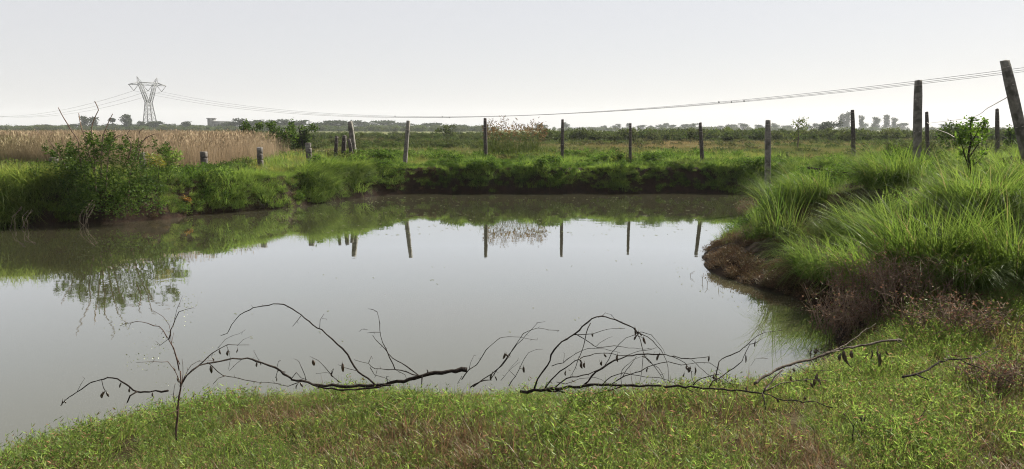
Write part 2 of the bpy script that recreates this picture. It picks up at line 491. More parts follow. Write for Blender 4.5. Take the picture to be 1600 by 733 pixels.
# ------------------------------------------------------------------ blades and leaves
def blades(rng, n, h, wd, spread, lean, droop, segs=3, bias=0.0, jitter=.9, bt=None):
    """n grass blades; bias pulls their lean towards local +x"""
    ph = rng.rand(n) * 2 * np.pi
    r = spread * np.sqrt(rng.rand(n))
    bx, by = r * np.cos(ph), r * np.sin(ph)
    az = ph + rng.randn(n) * jitter
    ux, uy = np.cos(az) * (1 - bias) + bias, np.sin(az) * (1 - bias)
    l_ = np.hypot(ux, uy) + 1e-6; ux, uy = ux / l_, uy / l_
    Ln = rng.uniform(h[0], h[1], n)
    l0 = np.abs(rng.randn(n) * lean * .6 + lean)
    c = rng.uniform(droop[0], droop[1], n)
    s = np.linspace(0, 1, segs + 1)
    th = l0[:, None] + c[:, None] * ((s[:-1] + s[1:]) / 2) ** 1.2
    ds = Ln[:, None] / segs
    hx = np.concatenate([np.zeros((n, 1)), np.cumsum(np.sin(th) * ds, 1)], 1)
    hzz = np.concatenate([np.zeros((n, 1)), np.cumsum(np.cos(th) * ds, 1)], 1)
    px = bx[:, None] + hx * ux[:, None]; py = by[:, None] + hx * uy[:, None]
    tw = rng.randn(n) * .6
    wxv, wyv = -uy * np.cos(tw) + ux * np.sin(tw), ux * np.cos(tw) + uy * np.sin(tw)
    W = wd * rng.uniform(.6, 1.3, n)[:, None] * (1 - s[None, :] ** 1.6) * .5
    rows = []
    for k in range(segs):
        for sg in (-1, 1):
            rows.append(np.stack([px[:, k] + sg * wxv * W[:, k], py[:, k] + sg * wyv * W[:, k], hzz[:, k]], -1))
    rows.append(np.stack([px[:, -1], py[:, -1], hzz[:, -1]], -1))
    V = np.stack(rows, 1)
    m = 2 * segs + 1
    base = np.arange(n)[:, None] * m
    Q = np.concatenate([base + np.array([[2 * k, 2 * k + 1, 2 * k + 3, 2 * k + 2]]) for k in range(segs - 1)]) if segs > 1 else None
    T = base + np.array([[2 * segs - 2, 2 * segs - 1, 2 * segs]])
    b = np.repeat(rng.rand(n) if bt is None else rng.uniform(bt[0], bt[1], n), m)
    return V.reshape(-1, 3), Q, T, b

def leaves(rng, pos, size, aspect=.5, up=.3, bt=None):
    """small folded leaves at pos"""
    n = len(pos)
    d = rng.randn(n, 3); d[:, 2] = d[:, 2] * .6 + up
    d /= np.linalg.norm(d, axis=1, keepdims=True) + 1e-9
    o = np.cross(d, rng.randn(n, 3)); o /= np.linalg.norm(o, axis=1, keepdims=True) + 1e-9
    nn = np.cross(d, o)
    L = (size * rng.uniform(.6, 1.4, n))[:, None]
    a_ = pos; t = pos + d * L - nn * L * .12
    m1 = pos + d * L * .45 + o * L * aspect * .5 + nn * L * .10
    m2 = pos + d * L * .45 - o * L * aspect * .5 + nn * L * .10
    V = np.stack([a_, m1, t, m2], 1).reshape(-1, 3)
    b_ = np.arange(n)[:, None] * 4
    T = np.concatenate([b_ + np.array([[0, 1, 2]]), b_ + np.array([[0, 2, 3]])])
    b = np.repeat(rng.rand(n) if bt is None else rng.uniform(bt[0], bt[1], n), 4)
    return V, T, b

def clump_points(rng, n, clumps, shell=.55):
    """points spread in ellipsoid clumps (cx,cy,cz,rx,ry,rz,weight), denser near their outer shell"""
    cl = np.array(clumps, float)
    wgt = cl[:, 6] / cl[:, 6].sum()
    k = rng.choice(len(cl), n, p=wgt)
    v = rng.randn(n, 3); v /= np.linalg.norm(v, axis=1, keepdims=True)
    r = (shell + (1 - shell) * rng.rand(n) ** .6) * (1 + .25 * rng.randn(n))
    return cl[k, :3] + v * cl[k, 3:6] * r[:, None]

# prototypes live in collections that are never linked to the scene
def proto(coll, name, mb_or_tuple, mat):
    V, Q, T, b = mb_or_tuple
    me = np_mesh(name, V, Q, T, mat, b)
    o = bpy.data.objects.new(name, me)
    coll.objects.link(o)
    return o
def joinp(*parts):
    mb = MB()
    for V, Q, T, b in parts: mb.add(V, Q, T, b)
    return np.concatenate(mb.V), (np.concatenate(mb.Q) if mb.Q else None), (np.concatenate(mb.T) if mb.T else None), np.concatenate(mb.B)

def scatter(name, pts, rotz, scl, ind, tint, coll, tilt=None, label=None):
    n = len(pts)
    me = bpy.data.meshes.new(name)
    me.vertices.add(n)
    me.vertices.foreach_set('co', np.asarray(pts, np.float32).ravel())
    rot = np.zeros((n, 3), np.float32); rot[:, 2] = rotz
    if tilt is not None: rot[:, 0] = tilt[:, 0]; rot[:, 1] = tilt[:, 1]
    for nm, ty, val in (('rot', 'FLOAT_VECTOR', rot), ('scl', 'FLOAT', scl), ('ind', 'INT', ind), ('tint', 'FLOAT', tint)):
        at = me.attributes.new(nm, ty, 'POINT')
        at.data.foreach_set('vector' if ty == 'FLOAT_VECTOR' else 'value', np.asarray(val, np.int32 if ty == 'INT' else np.float32).ravel())
    o = obj(name, me)
    tag(o, kind='stuff', label=label)
    ng = bpy.data.node_groups.new(name, 'GeometryNodeTree')
    ng.interface.new_socket('Geometry', in_out='INPUT', socket_type='NodeSocketGeometry')
    ng.interface.new_socket('Geometry', in_out='OUTPUT', socket_type='NodeSocketGeometry')
    N, L = ng.nodes, ng.links
    gi, go = N.new('NodeGroupInput'), N.new('NodeGroupOutput')
    ip = N.new('GeometryNodeInstanceOnPoints')
    ci = N.new('GeometryNodeCollectionInfo'); ci.inputs[0].default_value = coll
    ci.inputs['Separate Children'].default_value = True; ci.inputs['Reset Children'].default_value = True
    def na(nm, ty):
        a_ = N.new('GeometryNodeInputNamedAttribute'); a_.data_type = ty; a_.inputs[0].default_value = nm
        return [s for s in a_.outputs if s.enabled and s.name == 'Attribute'][0]
    L.new(gi.outputs[0], ip.inputs['Points']); L.new(ci.outputs[0], ip.inputs['Instance'])
    ip.inputs['Pick Instance'].default_value = True
    L.new(na('ind', 'INT'), ip.inputs['Instance Index'])
    L.new(na('rot', 'FLOAT_VECTOR'), ip.inputs['Rotation'])
    L.new(na('scl', 'FLOAT'), ip.inputs['Scale'])
    L.new(ip.outputs[0], go.inputs[0])
    md = o.modifiers.new('scatter', 'NODES'); md.node_group = ng
    return o

def newcoll(n): return bpy.data.collections.new(n)

rng = np.random.RandomState(5)

# --- foreground sward
C1 = newcoll('sward_tufts')
for k in range(6):
    A = blades(rng, 92, (.045, .13), .0031, .12, .45, (.2, 1.6), 3)
    Bq = blades(rng, 9, (.10, .19), .0036, .10, .30, (.1, 1.0), 3)
    st = []
    for s in range(5):     # little branching stems with side leaves
        h = rng.uniform(.06, .14); a0 = rng.rand() * 6.28; lean = rng.uniform(.1, .5); r0 = rng.uniform(0, .09)
        t = np.linspace(.25, 1, 6)
        base = np.stack([np.cos(a0) * (r0 + t * h * lean), np.sin(a0) * (r0 + t * h * lean), t * h], -1)
        V, T, b = leaves(rng, np.repeat(base, 2, 0), .026, .12, .5)
        st.append((V, None, T, b))
    proto(C1, 'sward_tuft.%03d' % k, joinp(A, Bq, *st), M['short'])
for k in range(6, 9):
    A = blades(rng, 50, (.05, .14), .0055, .12, .75, (.4, 2.2), 3, jitter=1.6)
    Bq = blades(rng, 10, (.08, .2), .004, .1, .5, (.2, 1.5), 3, jitter=1.6)
    proto(C1, 'sward_tuft.%03d' % k, joinp(A, Bq), M['brown'])

n = 28000
x = rng.uniform(-4.2, 7.0, n); y = rng.uniform(2.2, 8.0, n)
d = pond_d(x, y)
near, right = zones(x, y)
keep = (fbm(x, y, .30, 27) > .30) & (d > .02) & (rng.rand(n) < np.clip(d / .22, .12, 1)) & (y < 5.9 + .62 * np.maximum(0, x - 2.2) + rng.randn(n) * .25)
x, y, d = x[keep], y[keep], d[keep]
z = height(x, y, d)
br = fbm(x, y, .60, 21) + .55 * (fbm(x, y, .17, 31) - .5) + .05 * sstep(4.9, 4.2, y) - .05 + .10 * rng.randn(len(x))
brown = br > .60
ind = np.where(brown, rng.randint(6, 9, len(x)), rng.randint(0, 6, len(x)))
mixed = rng.rand(len(x)) < .16
ind = np.where(mixed, rng.randint(0, 9, len(x)), ind)
tint = np.clip((br - .50) * 2.2 + rng.randn(len(x)) * .15, 0, 1) * .6
scl = rng.uniform(.55, 1.15, len(x)) * (.45 + 1.1 * fbm(x, y, .42, 41))
scl = np.where(d < .5, scl * .9, scl)
scatter('grass', np.stack([x, y, z - .01], -1), rng.rand(len(x)) * 6.28, scl, ind, tint, C1)

# --- lush grass of the left and far banks, and drooping tufts over the edge
C2 = newcoll('bank_tufts')
for k in range(5):
    A = blades(rng, 60, (.16, .42), .010, .16, .35, (.2, 1.6), 4)
    proto(C2, 'bank_tuft.%03d' % k, A, M['lush'])
for k in range(5, 9):    # drooping one way (local +x)
    A = blades(rng, 70, (.25, .55), .010, .16, .55, (.8, 2.4), 4, bias=.6)
    proto(C2, 'bank_tuft.%03d' % k, A, M['lush'])
for k in range(9, 12):   # broad-leaved weeds
    pp = clump_points(rng, 170, [(0, 0, .18, .2, .2, .16, 1), (.1, .05, .28, .12, .12, .1, .6)], .3)
    V, T, b = leaves(rng, pp, .055, .5, .3)
    proto(C2, 'bank_tuft.%03d' % k, (V, None, T, b), M['herb'])

def grad_to_water(x, y):
    e_ = .05
    gx_ = pond_d(x + e_, y) - pond_d(x - e_, y); gy_ = pond_d(x, y + e_) - pond_d(x, y - e_)
    return np.arctan2(-gy_, -gx_)

n = 95000
x = rng.uniform(-19, 10, n); y = rng.uniform(9, 36, n)
d = pond_d(x, y)
near, right = zones(x, y)
left = sstep(-3, -6, x)
dens = np.where(d < 4, 1.0, np.exp(-(d - 4) / 3.2) * .75 + .06)
edge_min = -.01 + .24 * sstep(.42, .75, fbm(x, y, .8, 3)) * left + (1 - left) * (.07 + .26 * (fbm(x, y, .7, 3) - .5))
keep = (d > edge_min) & (right < .45) & ~((x > 1.5) & (y < 19)) & (rng.rand(n) < dens) & (fbm(x, y, .8, 61) > .24)
x, y, d = x[keep], y[keep], d[keep]
z = height(x, y, d)
gdir = grad_to_water(x, y)
edge = d < .8
wn = fbm(x, y, 1.6, 71)
ind = np.where(edge, rng.randint(5, 9, len(x)), rng.randint(0, 5, len(x)))
weed = (wn > .56) & (rng.rand(len(x)) < .55)
ind = np.where(weed, rng.randint(9, 12, len(x)), ind)
rot = np.where(edge & ~weed, gdir + rng.randn(len(x)) * .5, rng.rand(len(x)) * 6.28)
tint = np.clip((fbm(x, y, 1.4, 81) - .50) * 3 + rng.randn(len(x)) * .22, 0, 1) * np.clip((d - .1) / 2, .15, 1)
cl_ = sstep(.38, .66, fbm(x, y, .85, 91)); big = sstep(.5, .75, fbm(x, y, 3.2, 95))
scl = rng.uniform(.6, 1.3, len(x)) * (.50 + .52 * cl_ + .30 * big * cl_) * np.where((d < .8) & (x > -4.5), .78, 1) * np.where(weed, .9, 1) * (1 + .35 * sstep(-8.5, -10, x) * (d < 1.5))
scatter('bank_grass', np.stack([x, y, z - .03], -1), rot, scl, ind, tint, C2)

# --- long arching grass of the right bank
C3 = newcoll('long_tufts')
for k in range(6):       # arching mounds
    A = blades(rng, 640, (.45, 1.0), .0095, .24, .30, (1.5, 2.9), 6, bias=.50, jitter=.75)
    Bq = blades(rng, 160, (.25, .75), .0085, .24, .25, (.4, 2.4), 4, bias=.15, jitter=1.3)
    proto(C3, 'long_tuft.%03d' % k, joinp(A, Bq), M['long'])
for k in range(6, 9):    # leafy weeds
    pp = clump_points(rng, 240, [(0, 0, .18, .22, .22, .17, 1), (.1, .05, .32, .14, .14, .12, .6), (-.14, .08, .28, .1, .1, .1, .4)], .3)
    V, T, b = leaves(rng, pp, .05, .5, .3)
    proto(C3, 'long_tuft.%03d' % k, (V, None, T, b), M['herb'])
for k in range(9, 12):   # short tangled undergrowth
    A = blades(rng, 110, (.15, .42), .008, .22, .5, (.6, 2.6), 4, jitter=1.6)
    proto(C3, 'long_tuft.%03d' % k, A, M['long'])
for k in range(12, 14):  # upright flowering stalks and taller loose blades
    A = blades(rng, 60, (.5, .95), .009, .14, .18, (.2, 1.5), 5, jitter=.9)
    proto(C3, 'long_tuft.%03d' % k, A, M['long'])
# mounds stand on the hummocks, all leaning roughly down the bank
hx0, hy0 = HUM[:, 0], HUM[:, 1]
comb = math.pi + .45 + (fbm(hx0, hy0, 3, 121) - .5) * 1.6
nh = len(HUM)
x1, y1 = hx0 + rng.randn(nh) * .05, hy0 + rng.randn(nh) * .05
ind1 = rng.randint(0, 6, nh); rot1 = comb + rng.randn(nh) * .45
scl1 = rng.uniform(.62, 1.08, nh) * np.where(y1 > 11, .74, 1)
weedy = (fbm(x1, y1, 2.0, 111) > .46) & (y1 > 10.2) & (rng.rand(nh) < .75)
ind1 = np.where(weedy, np.where(rng.rand(nh) < .75, rng.randint(6, 9, nh), 12 + rng.randint(0, 2, nh)), ind1)
scl1 = np.where(weedy, scl1 * 1.45, scl1)
# undergrowth between them
n = 15000
x = rng.uniform(2.3, 17, n); y = rng.uniform(5.6, 27, n)
d = pond_d(x, y)
near, right = zones(x, y)
keep = (d > .10 + .65 * np.exp(-((y - 10.4) / 1.5) ** 2) + .25 * vnoise(x, y, .7, 4)) & ((right > .22) | ((x > 3.6) & (y > 5.6))) & (rng.rand(n) < .55)
keep &= ~((x < 4.6) & (y < 8.2) & (y < 6.3 + (x - 2.6) * .8)) & (y > 5.7 + .25 * np.maximum(0, 5 - x))
x, y = x[keep], y[keep]
wn = fbm(x, y, 1.5, 111)
ind = np.where((wn > .50) & (rng.rand(len(x)) < .7), rng.randint(6, 9, len(x)), rng.randint(9, 12, len(x)))
up_ = (rng.rand(len(x)) < .05) & (y > 8)
ind = np.where(up_, rng.randint(12, 14, len(x)), ind)
scl = rng.uniform(.5, 1.0, len(x)) * (.5 + .7 * fbm(x, y, 1.2, 141))
rot = rng.rand(len(x)) * 6.28
X_ = np.concatenate([x1, x]); Y_ = np.concatenate([y1, y])
tint = np.clip(np.concatenate([rng.randn(nh) * .12, (fbm(x, y, 1.8, 131) - .52) * 2.5 + rng.randn(len(x)) * .12]), 0, .7)
scatter('long_grass', np.stack([X_, Y_, height(X_, Y_) - .04], -1), np.concatenate([rot1, rot]), np.concatenate([scl1, scl]), np.concatenate([ind1, ind]), tint, C3)

# --- field grass far behind
C4 = newcoll('field_tufts')
for k in range(4):
    proto(C4, 'field_tuft.%03d' % k, blades(rng, 40, (.08, .26), .016, .3, .4, (.2, 1.2), 2), M['field'])
for k in range(4, 7):
    pp = clump_points(rng, 60, [(0, 0, .12, .3, .3, .14, 1)], .2)
    V, T, b = leaves(rng, pp, .12, .5, .3)
    proto(C4, 'field_tuft.%03d' % k, (V, None, T, b), M['scrub'])
n = 52000
t_ = rng.rand(n)
y = 24 + 86 * t_ ** 1.4
x = rng.uniform(-.60, .78, n) * y
d = pond_d(x, y)
keep = (d > 2.0) & (x > -.34 * y - 1) & (rng.rand(n) < .35 + .65 * sstep(.35, .6, fbm(x, y, 6, 151)))
x, y = x[keep], y[keep]
z = height(x, y)
dark = rng.rand(len(x)) < .03 + .10 * sstep(45, 60, y)
ind = np.where(dark, rng.randint(4, 7, len(x)), rng.randint(0, 4, len(x)))
tint = np.clip((fbm(x, y, 7, 161) - .34) * 2.6 + rng.randn(len(x)) * .15, 0, 1)
scl = rng.uniform(.4, .95, len(x)) * (1 + y / 120)
scatter('field_grass', np.stack([x, y, z - .02], -1), rng.rand(len(x)) * 6.28, scl, ind, tint, C4)

# --- dry reeds beyond the left bank
C5 = newcoll('reed_tufts')
for k in range(5):
    A = blades(rng, 104, (.50, 1.12), .0075, .34, .12, (.05, .6), 3)
    V, T, b = leaves(rng, np.stack([rng.uniform(-.35, .35, 14), rng.uniform(-.35, .35, 14), rng.uniform(.72, 1.06, 14)], -1), .10, .05, 2.2)
    proto(C5, 'reed_tuft.%03d' % k, joinp(A, (V, None, T, b)), M['reed'])
n = 30000
t_ = rng.rand(n)
y = 20.5 + 75 * t_ ** 1.7
x = rng.uniform(-.95, -.30, n) * y
edge = (-.335 - .05 * (fbm(y, x, 5, 171) - .5)) * y + rng.randn(len(x)) * .5
keep = (x < edge) & (pond_d(x, y) > 4.2)
x, y = x[keep], y[keep]
z = height(x, y)
scl = rng.uniform(.70, 1.08, len(x)) * (.80 + .32 * fbm(x, y, 4, 181))
tint = np.clip((fbm(x, y, 3, 191) - .60) * 2.5, 0, .5) + np.where(rng.rand(len(x)) < .06, .4, 0)
scatter('dry_reeds', np.stack([x, y, z - .03], -1), rng.rand(len(x)) * 6.28, scl, rng.randint(0, 5, len(x)), tint, C5)

# --- scrub hedge across the far field
C6 = newcoll('scrub_clumps')
for k in range(4):
    pp = clump_points(rng, 420, [(0, 0, .45, .8, .6, .45, 1), (.4, .1, .7, .5, .4, .35, .5), (-.5, 0, .6, .4, .4, .4, .4)], .4)
    V, T, b = leaves(rng, pp, .20, .55, .3)
    proto(C6, 'scrub_clump.%03d' % k, (V, None, T, b), M['scrub'])
xs, ys, ss = [], [], []
def band(px0, px1, Y0, Y1, cnt, s0, s1):
    for _ in range(cnt):
        Y = random.uniform(Y0, Y1); X = (random.uniform(px0, px1) - 800) / F * Y
        xs.append(X); ys.append(Y); ss.append(random.uniform(s0, s1))
band(850, 1700, 72, 96, 430, .5, 1.3)
band(400, 770, 46, 66, 190, .3, .52)
band(380, 860, 75, 180, 420, .4, .8)
band(-150, 780, 370, 430, 620, 1.5, 3.2)
band(820, 1800, 520, 620, 420, 1.6, 3.0)
band(-200, 420, 100, 160, 260, .7, 1.1)
band(850, 1800, 110, 260, 500, .6, 1.0)
band(1380, 1750, 30, 40, 46, .4, .75)
x, y = np.array(xs), np.array(ys)
z = height(x, y)
scatter('scrub', np.stack([x, y, z - .08], -1), rng.rand(len(x)) * 6.28, np.array(ss), rng.randint(0, 4, len(x)), rng.rand(len(x)) * .5, C6)

# --- brown dead weeds on the muddy right shore
C7 = newcoll('dead_weeds')
for k in range(4):
    A = blades(rng, 60, (.08, .26), .007, .16, .7, (.2, 1.6), 3, jitter=1.8)
    pp = clump_points(rng, 60, [(0, 0, .08, .16, .16, .08, 1)], .2)
    V, T, b = leaves(rng, pp, .04, .5, .2)
    proto(C7, 'dead_weed.%03d' % k, joinp(A, (V, None, T, b)), M['mudweed'])
n = 8000
x = rng.uniform(2.2, 7, n); y = rng.uniform(6.3, 19.5, n)
d = pond_d(x, y)
keep = (d > .05) & (d < .35 + .9 * np.exp(-((y - 10.4) / 1.5) ** 2) + .5 * (y < 8.6) + .5 * vnoise(x, y, .8, 7)) & (rng.rand(n) < .95 * sstep(.32, .55, fbm(x, y, .45, 19)))
xl = rng.uniform(-17, -2, 9000); yl = rng.uniform(12, 26, 9000); dl = pond_d(xl, yl)
kl = (dl > .02) & (dl < .5) & (fbm(xl, yl, .5, 17) > .42)
x, y, d = np.concatenate([x[keep], xl[kl]]), np.concatenate([y[keep], yl[kl]]), np.concatenate([d[keep], dl[kl]])
scatter('dead_weeds', np.stack([x, y, height(x, y, d) - .02], -1), rng.rand(len(x)) * 6.28, rng.uniform(.28, .75, len(x)), rng.randint(0, 4, len(x)), rng.rand(len(x)) * .6, C7)

# --- floating bits on the water
mb = MB()
n = 650
px_ = rng.uniform(420, 1180, n); py_ = 308 + 60 * rng.rand(n) ** 1.8
px_[:70] = rng.uniform(60, 1080, 70); py_[:70] = 345 + 190 * rng.rand(70) ** 1.5; px_[70:110] = rng.uniform(1040, 1180, 40); py_[70:110] = 400 + (px_[70:110] - 1040) * .35 + rng.uniform(0, 40, 40)
for i in range(n):
    p = G(px_[i], py_[i], .006)
    s = rng.uniform(.012, .04) * (.45 if i < 110 else 1); a0 = rng.rand() * 6.28
    pts = [(p.x + s * math.cos(a0 + t) * (1 if j % 2 == 0 else .6), p.y + s * math.sin(a0 + t) * (1 if j % 2 == 0 else .6), .005 + .003 * (j % 3)) for j, t in enumerate(np.linspace(0, 6.28, 6)[:5])]
    mb.add(pts, [[0, 1, 2, 3]], [[0, 3, 4]], rng.rand())
o = obj('floating_leaves', mb.mesh('floating_leaves', M['paleleaf'])); tag(o, kind='stuff')

# ------------------------------------------------------------------ posts
def post(px_base, px_top, y_top, Y, wpx, label, mat, name='fence_post', group='fence posts round the pond', y_dep=0.0, bury=.35):
    top = P(px_top, y_top, Y)
    bx = (px_base - 800) / F * Y
    by = Y + y_dep
    gz = hz(bx, by)
    base = Vector((bx, by, gz))
    # the visible foot is above the ground line, carry the lean on down
    w_ = wpx * Y / F
    t = tag(obj(name, None), label, 'post', group)
    t.location = base
    ax = top - base
    L_ = ax.length
    zq = ax.normalized().to_track_quat('Z', 'Y').to_matrix()
    zq = zq @ Matrix.Rotation(random.uniform(-.25, .25), 3, 'Z')
    mbp = MB()
    k = 7; V = []; Q = []
    hw = w_ / 2; cc = hw * .72
    ring = [(-hw, -cc), (-cc, -hw), (cc, -hw), (hw, -cc), (hw, cc), (cc, hw), (-cc, hw), (-hw, cc)]
    for i in range(k + 1):
        s = i / k
        zz = -bury + (L_ + bury) * s
        sc = (1.06 - .1 * s) * (1 + random.uniform(-.035, .035))
        if i == k: sc *= .86
        for (a_, b_) in ring:
            jx, jy = random.uniform(-1, 1) * hw * .05, random.uniform(-1, 1) * hw * .05
            v = zq @ Vector((a_ * sc + jx, b_ * sc + jy, zz + (random.uniform(-.015, .015) if i == k else 0)))
            V.append(tuple(v))
    for i in range(k):
        for j in range(8):
            Q.append([i * 8 + j, i * 8 + (j + 1) % 8, (i + 1) * 8 + (j + 1) % 8, (i + 1) * 8 + j])
    e_ = k * 8
    V.append(tuple(zq @ Vector((0, 0, L_ + .012))))
    T = [[e_ + j, e_ + (j + 1) % 8, e_ + 8] for j in range(8)]
    mbp.add(V, Q, T)
    c = obj('shaft', mbp.mesh('shaft', mat)); c.parent = t
    # wire staples
    for zz in (.45, .8, .95):
        s2 = MB()
        cpos = zq @ Vector((0, 0, L_ * zz))
        pts = [tuple(cpos + zq @ Vector((hw * 1.12 * math.cos(q_), hw * 1.12 * math.sin(q_), 0))) for q_ in np.linspace(0, 6.28, 9)]
        tube(s2, pts, .004, .004, 4)
        so_ = obj('wire_tie', s2.mesh('wire_tie', M['fwire'])); so_.parent = t
    return t, base, top

PD = {}
PD['r1'] = post(1431, 1435, 126, 14.0, 10, 'tall upright grey concrete post on the right bank left of the leafy sapling', M['concrete'])
PD['r2'] = post(1612, 1570, 95, 12.0, 12.5, 'tall leaning concrete post at the right edge of the picture', M['concrete'])
PD['c7'] = post(1201, 1200, 188, 18.5, 8, 'thick grey concrete post at the far right corner of the pond', M['concrete'])
PD['c6'] = post(1097, 1094, 192, 25.4, 5, 'thin dark fence post next left of the thick grey corner post', M['darkpost'])
PD['c5'] = post(984, 985, 193, 25.6, 4.3, 'thin dark fence post in front of the tan patch of field', M['darkpost'])
PD['c4'] = post(878, 879, 187, 25.8, 4.8, 'thin dark fence post right of the rusty reed clump', M['darkpost'])
PD['c3'] = post(759, 758, 185, 26.0, 5, 'thin dark fence post at the left edge of the rusty reed clump', M['darkpost'])
PD['c2'] = post(633, 638, 189, 25.5, 5.5, 'weathered fence post leaning slightly right on the far left bank', M['concrete'])
PD['c1'] = post(556, 547, 190, 25.5, 7.5, 'thick weathered post leaning left beside the short dark stakes', M['concrete'])
PD['f1'] = post(1332, 1332, 172, 28, 5.5, 'dark post behind the right bank between corner post and tall post', M['darkpost'])
PD['f2'] = post(1448, 1448, 175, 27, 4.6, 'small dark post just right of the tall upright concrete post', M['darkpost'])
PD['f3'] = post(1557, 1558, 170, 26, 4.8, 'small dark post just left of the leaning concrete post', M['darkpost'])
post(524, 526, 213, 25.0, 5.2, 'short dark stake leftmost of three beside the leaning post', M['darkpost'], 'fence_stake', 'short stakes by the leaning post')
post(537, 538, 212, 25.2, 6.5, 'short wide stake in the middle of three beside the leaning post', M['darkpost'], 'fence_stake', 'short stakes by the leaning post')
post(553, 545, 217, 25.0, 5.5, 'short dark stake leaning against the foot of the leaning post', M['darkpost'], 'fence_stake', 'short stakes by the leaning post')

def stub(px, y_top, Y, wpx, label):
    top = P(px, y_top, Y)
    gz = hz(top.x, Y)
    t = tag(obj('stone_pillar', None), label, 'pillar', 'broken stone pillars on the left bank')
    t.location = (top.x, Y, gz)
    w_ = .84 * wpx * Y / F
    h = top.z - gz
    n_ = max(3, int(h / .16))
    for i in range(n_):       # rough stone courses
        m_ = MB()
        z0 = -.2 if i == 0 else h * i / n_ + .004
        z1 = h * (i + 1) / n_ - .004
        k = 10; V = []; Q = []
        ox, oy = random.uniform(-.012, .012), random.uniform(-.012, .012)
        rr = []
        for j in range(k):
            an = 2 * math.pi * j / k + .3
            sq = 1 / max(abs(math.cos(an)), abs(math.sin(an)))
            rr.append((math.cos(an) * sq * w_ / 2 * random.uniform(.9, 1.06), math.sin(an) * sq * w_ / 2 * random.uniform(.9, 1.06)))
        for zz, s in ((z0, .93), (z0 + .03, 1), ((z0 + z1) / 2, random.uniform(.97, 1.04)), (z1 - .02, 1), (z1, .9)):
            for (a_, b_) in rr: V.append((ox + a_ * s, oy + b_ * s, zz + (random.uniform(-.012, .012) if i == n_ - 1 else 0)))
        for r_ in range(4):
            for j in range(k): Q.append([r_ * k + j, r_ * k + (j + 1) % k, (r_ + 1) * k + (j + 1) % k, (r_ + 1) * k + j])
        V.append((ox, oy, z1)); V.append((ox, oy, z0))
        T = [[4 * k + j, 4 * k + (j + 1) % k, 5 * k] for j in range(k)] + [[(j + 1) % k, j, 5 * k + 1] for j in range(k)]
        m_.add(V, Q, T)
        c = obj('stone', m_.mesh('stone', M['stone'])); c.parent = t
    return t
stub(318, 237, 21.2, 12.5, 'short stone pillar in front of the dry reeds right of the big bush')
stub(406, 230, 22.6, 10.5, 'short stone pillar at the right end of the dry reeds')
stub(482, 223, 23.6, 10.5, 'tallest short stone pillar in front of the low green bushes')
stub(222, 238, 19.8, 10, 'short stone pillar half hidden behind the right side of the big bush')
stub(83, 246, 18.6, 14, 'low stone pillar top at the left, peeping above the bank grass')

# fence wire on the right bank
def wire_thing(name, pts, r, label, mat, cat='wire', group=None):
    m_ = MB()
    p0 = Vector(pts[0])
    tube(m_, smooth_path(pts, .3), r, r, 4)
    o = obj(name, m_.mesh(name, mat, False, p0)); o.location = p0
    return tag(o, label, cat, group)
w1 = P(1574, 152, 12.0); w2 = P(1545, 168, 15.5); w3 = P(1515, 184, 20); w4 = P(1448, 193, 27)
wire_thing('fence_wire', [w1, w2, w3, w4], .006, 'pale slack wire running down from the leaning post to the far small post', M['fwire'])
wire_thing('fence_wire', [P(1448, 191, 27), P(1462, 201, 24), P(1482, 209, 20), P(1502, 222, 17)], .007, 'pale broken wire drooping from the small dark post into the grass', M['fwire'])

# ------------------------------------------------------------------ power pylon and lines
A0 = Vector(((230 - 800) / F * 450 * .982, 450, 0)); A0.z = hz(A0.x, A0.y)
B0 = Vector((165, 150, 0))
ldir = (B0 - A0); ldir.z = 0; ldir.normalize()
adir = Vector((-ldir.y, ldir.x, 0))        # along the cross-arm
if adir.x < 0: adir = -adir
pyl = empty('power_pylon', A0, 'tall lattice steel power pylon beyond the dry reeds', 'pylon')
def zz(py): return EYE + (HZ - py) / F * 450
def PT(u, v, z): return A0 * 1 + adir * u + ldir * v + Vector((0, 0, z - A0.z))
zw, zl, zu, zp, zv = zz(161), zz(135), zz(131), zz(122.5), zz(144)
hb, hw_, hy, ha = 3.2, 1.45, 4.5, 11.0
RB = .2
def part(name, mb, mat, parent): return mb.build(name, mat, parent)
for su in (-1, 1):
    for sv in (-1, 1):
        m_ = MB(); bar(m_, PT(su * hb, sv * hb, A0.z - .3), PT(su * hw_, sv * hw_, zw), .27, 4); part('leg', m_, M['steel'], pyl)
m_ = MB()
nlev = 6
lv = [A0.z + (zw - A0.z) * (1 - (1 - i / nlev) ** 1.25) for i in range(nlev + 1)]
for i in range(nlev):
    f0, f1 = (lv[i] - A0.z) / (zw - A0.z), (lv[i + 1] - A0.z) / (zw - A0.z)
    h0, h1 = hb + (hw_ - hb) * f0, hb + (hw_ - hb) * f1
    cs0 = [(-h0, -h0), (h0, -h0), (h0, h0), (-h0, h0)]; cs1 = [(-h1, -h1), (h1, -h1), (h1, h1), (-h1, h1)]
    for j in range(4):
        bar(m_, PT(*cs0[j], lv[i]), PT(*cs1[(j + 1) % 4], lv[i + 1]), .09)
        bar(m_, PT(*cs0[(j + 1) % 4], lv[i]), PT(*cs1[j], lv[i + 1]), .09)
        bar(m_, PT(*cs1[j], lv[i + 1]), PT(*cs1[(j + 1) % 4], lv[i + 1]), .10)
part('bracing', m_, M['steel'], pyl)
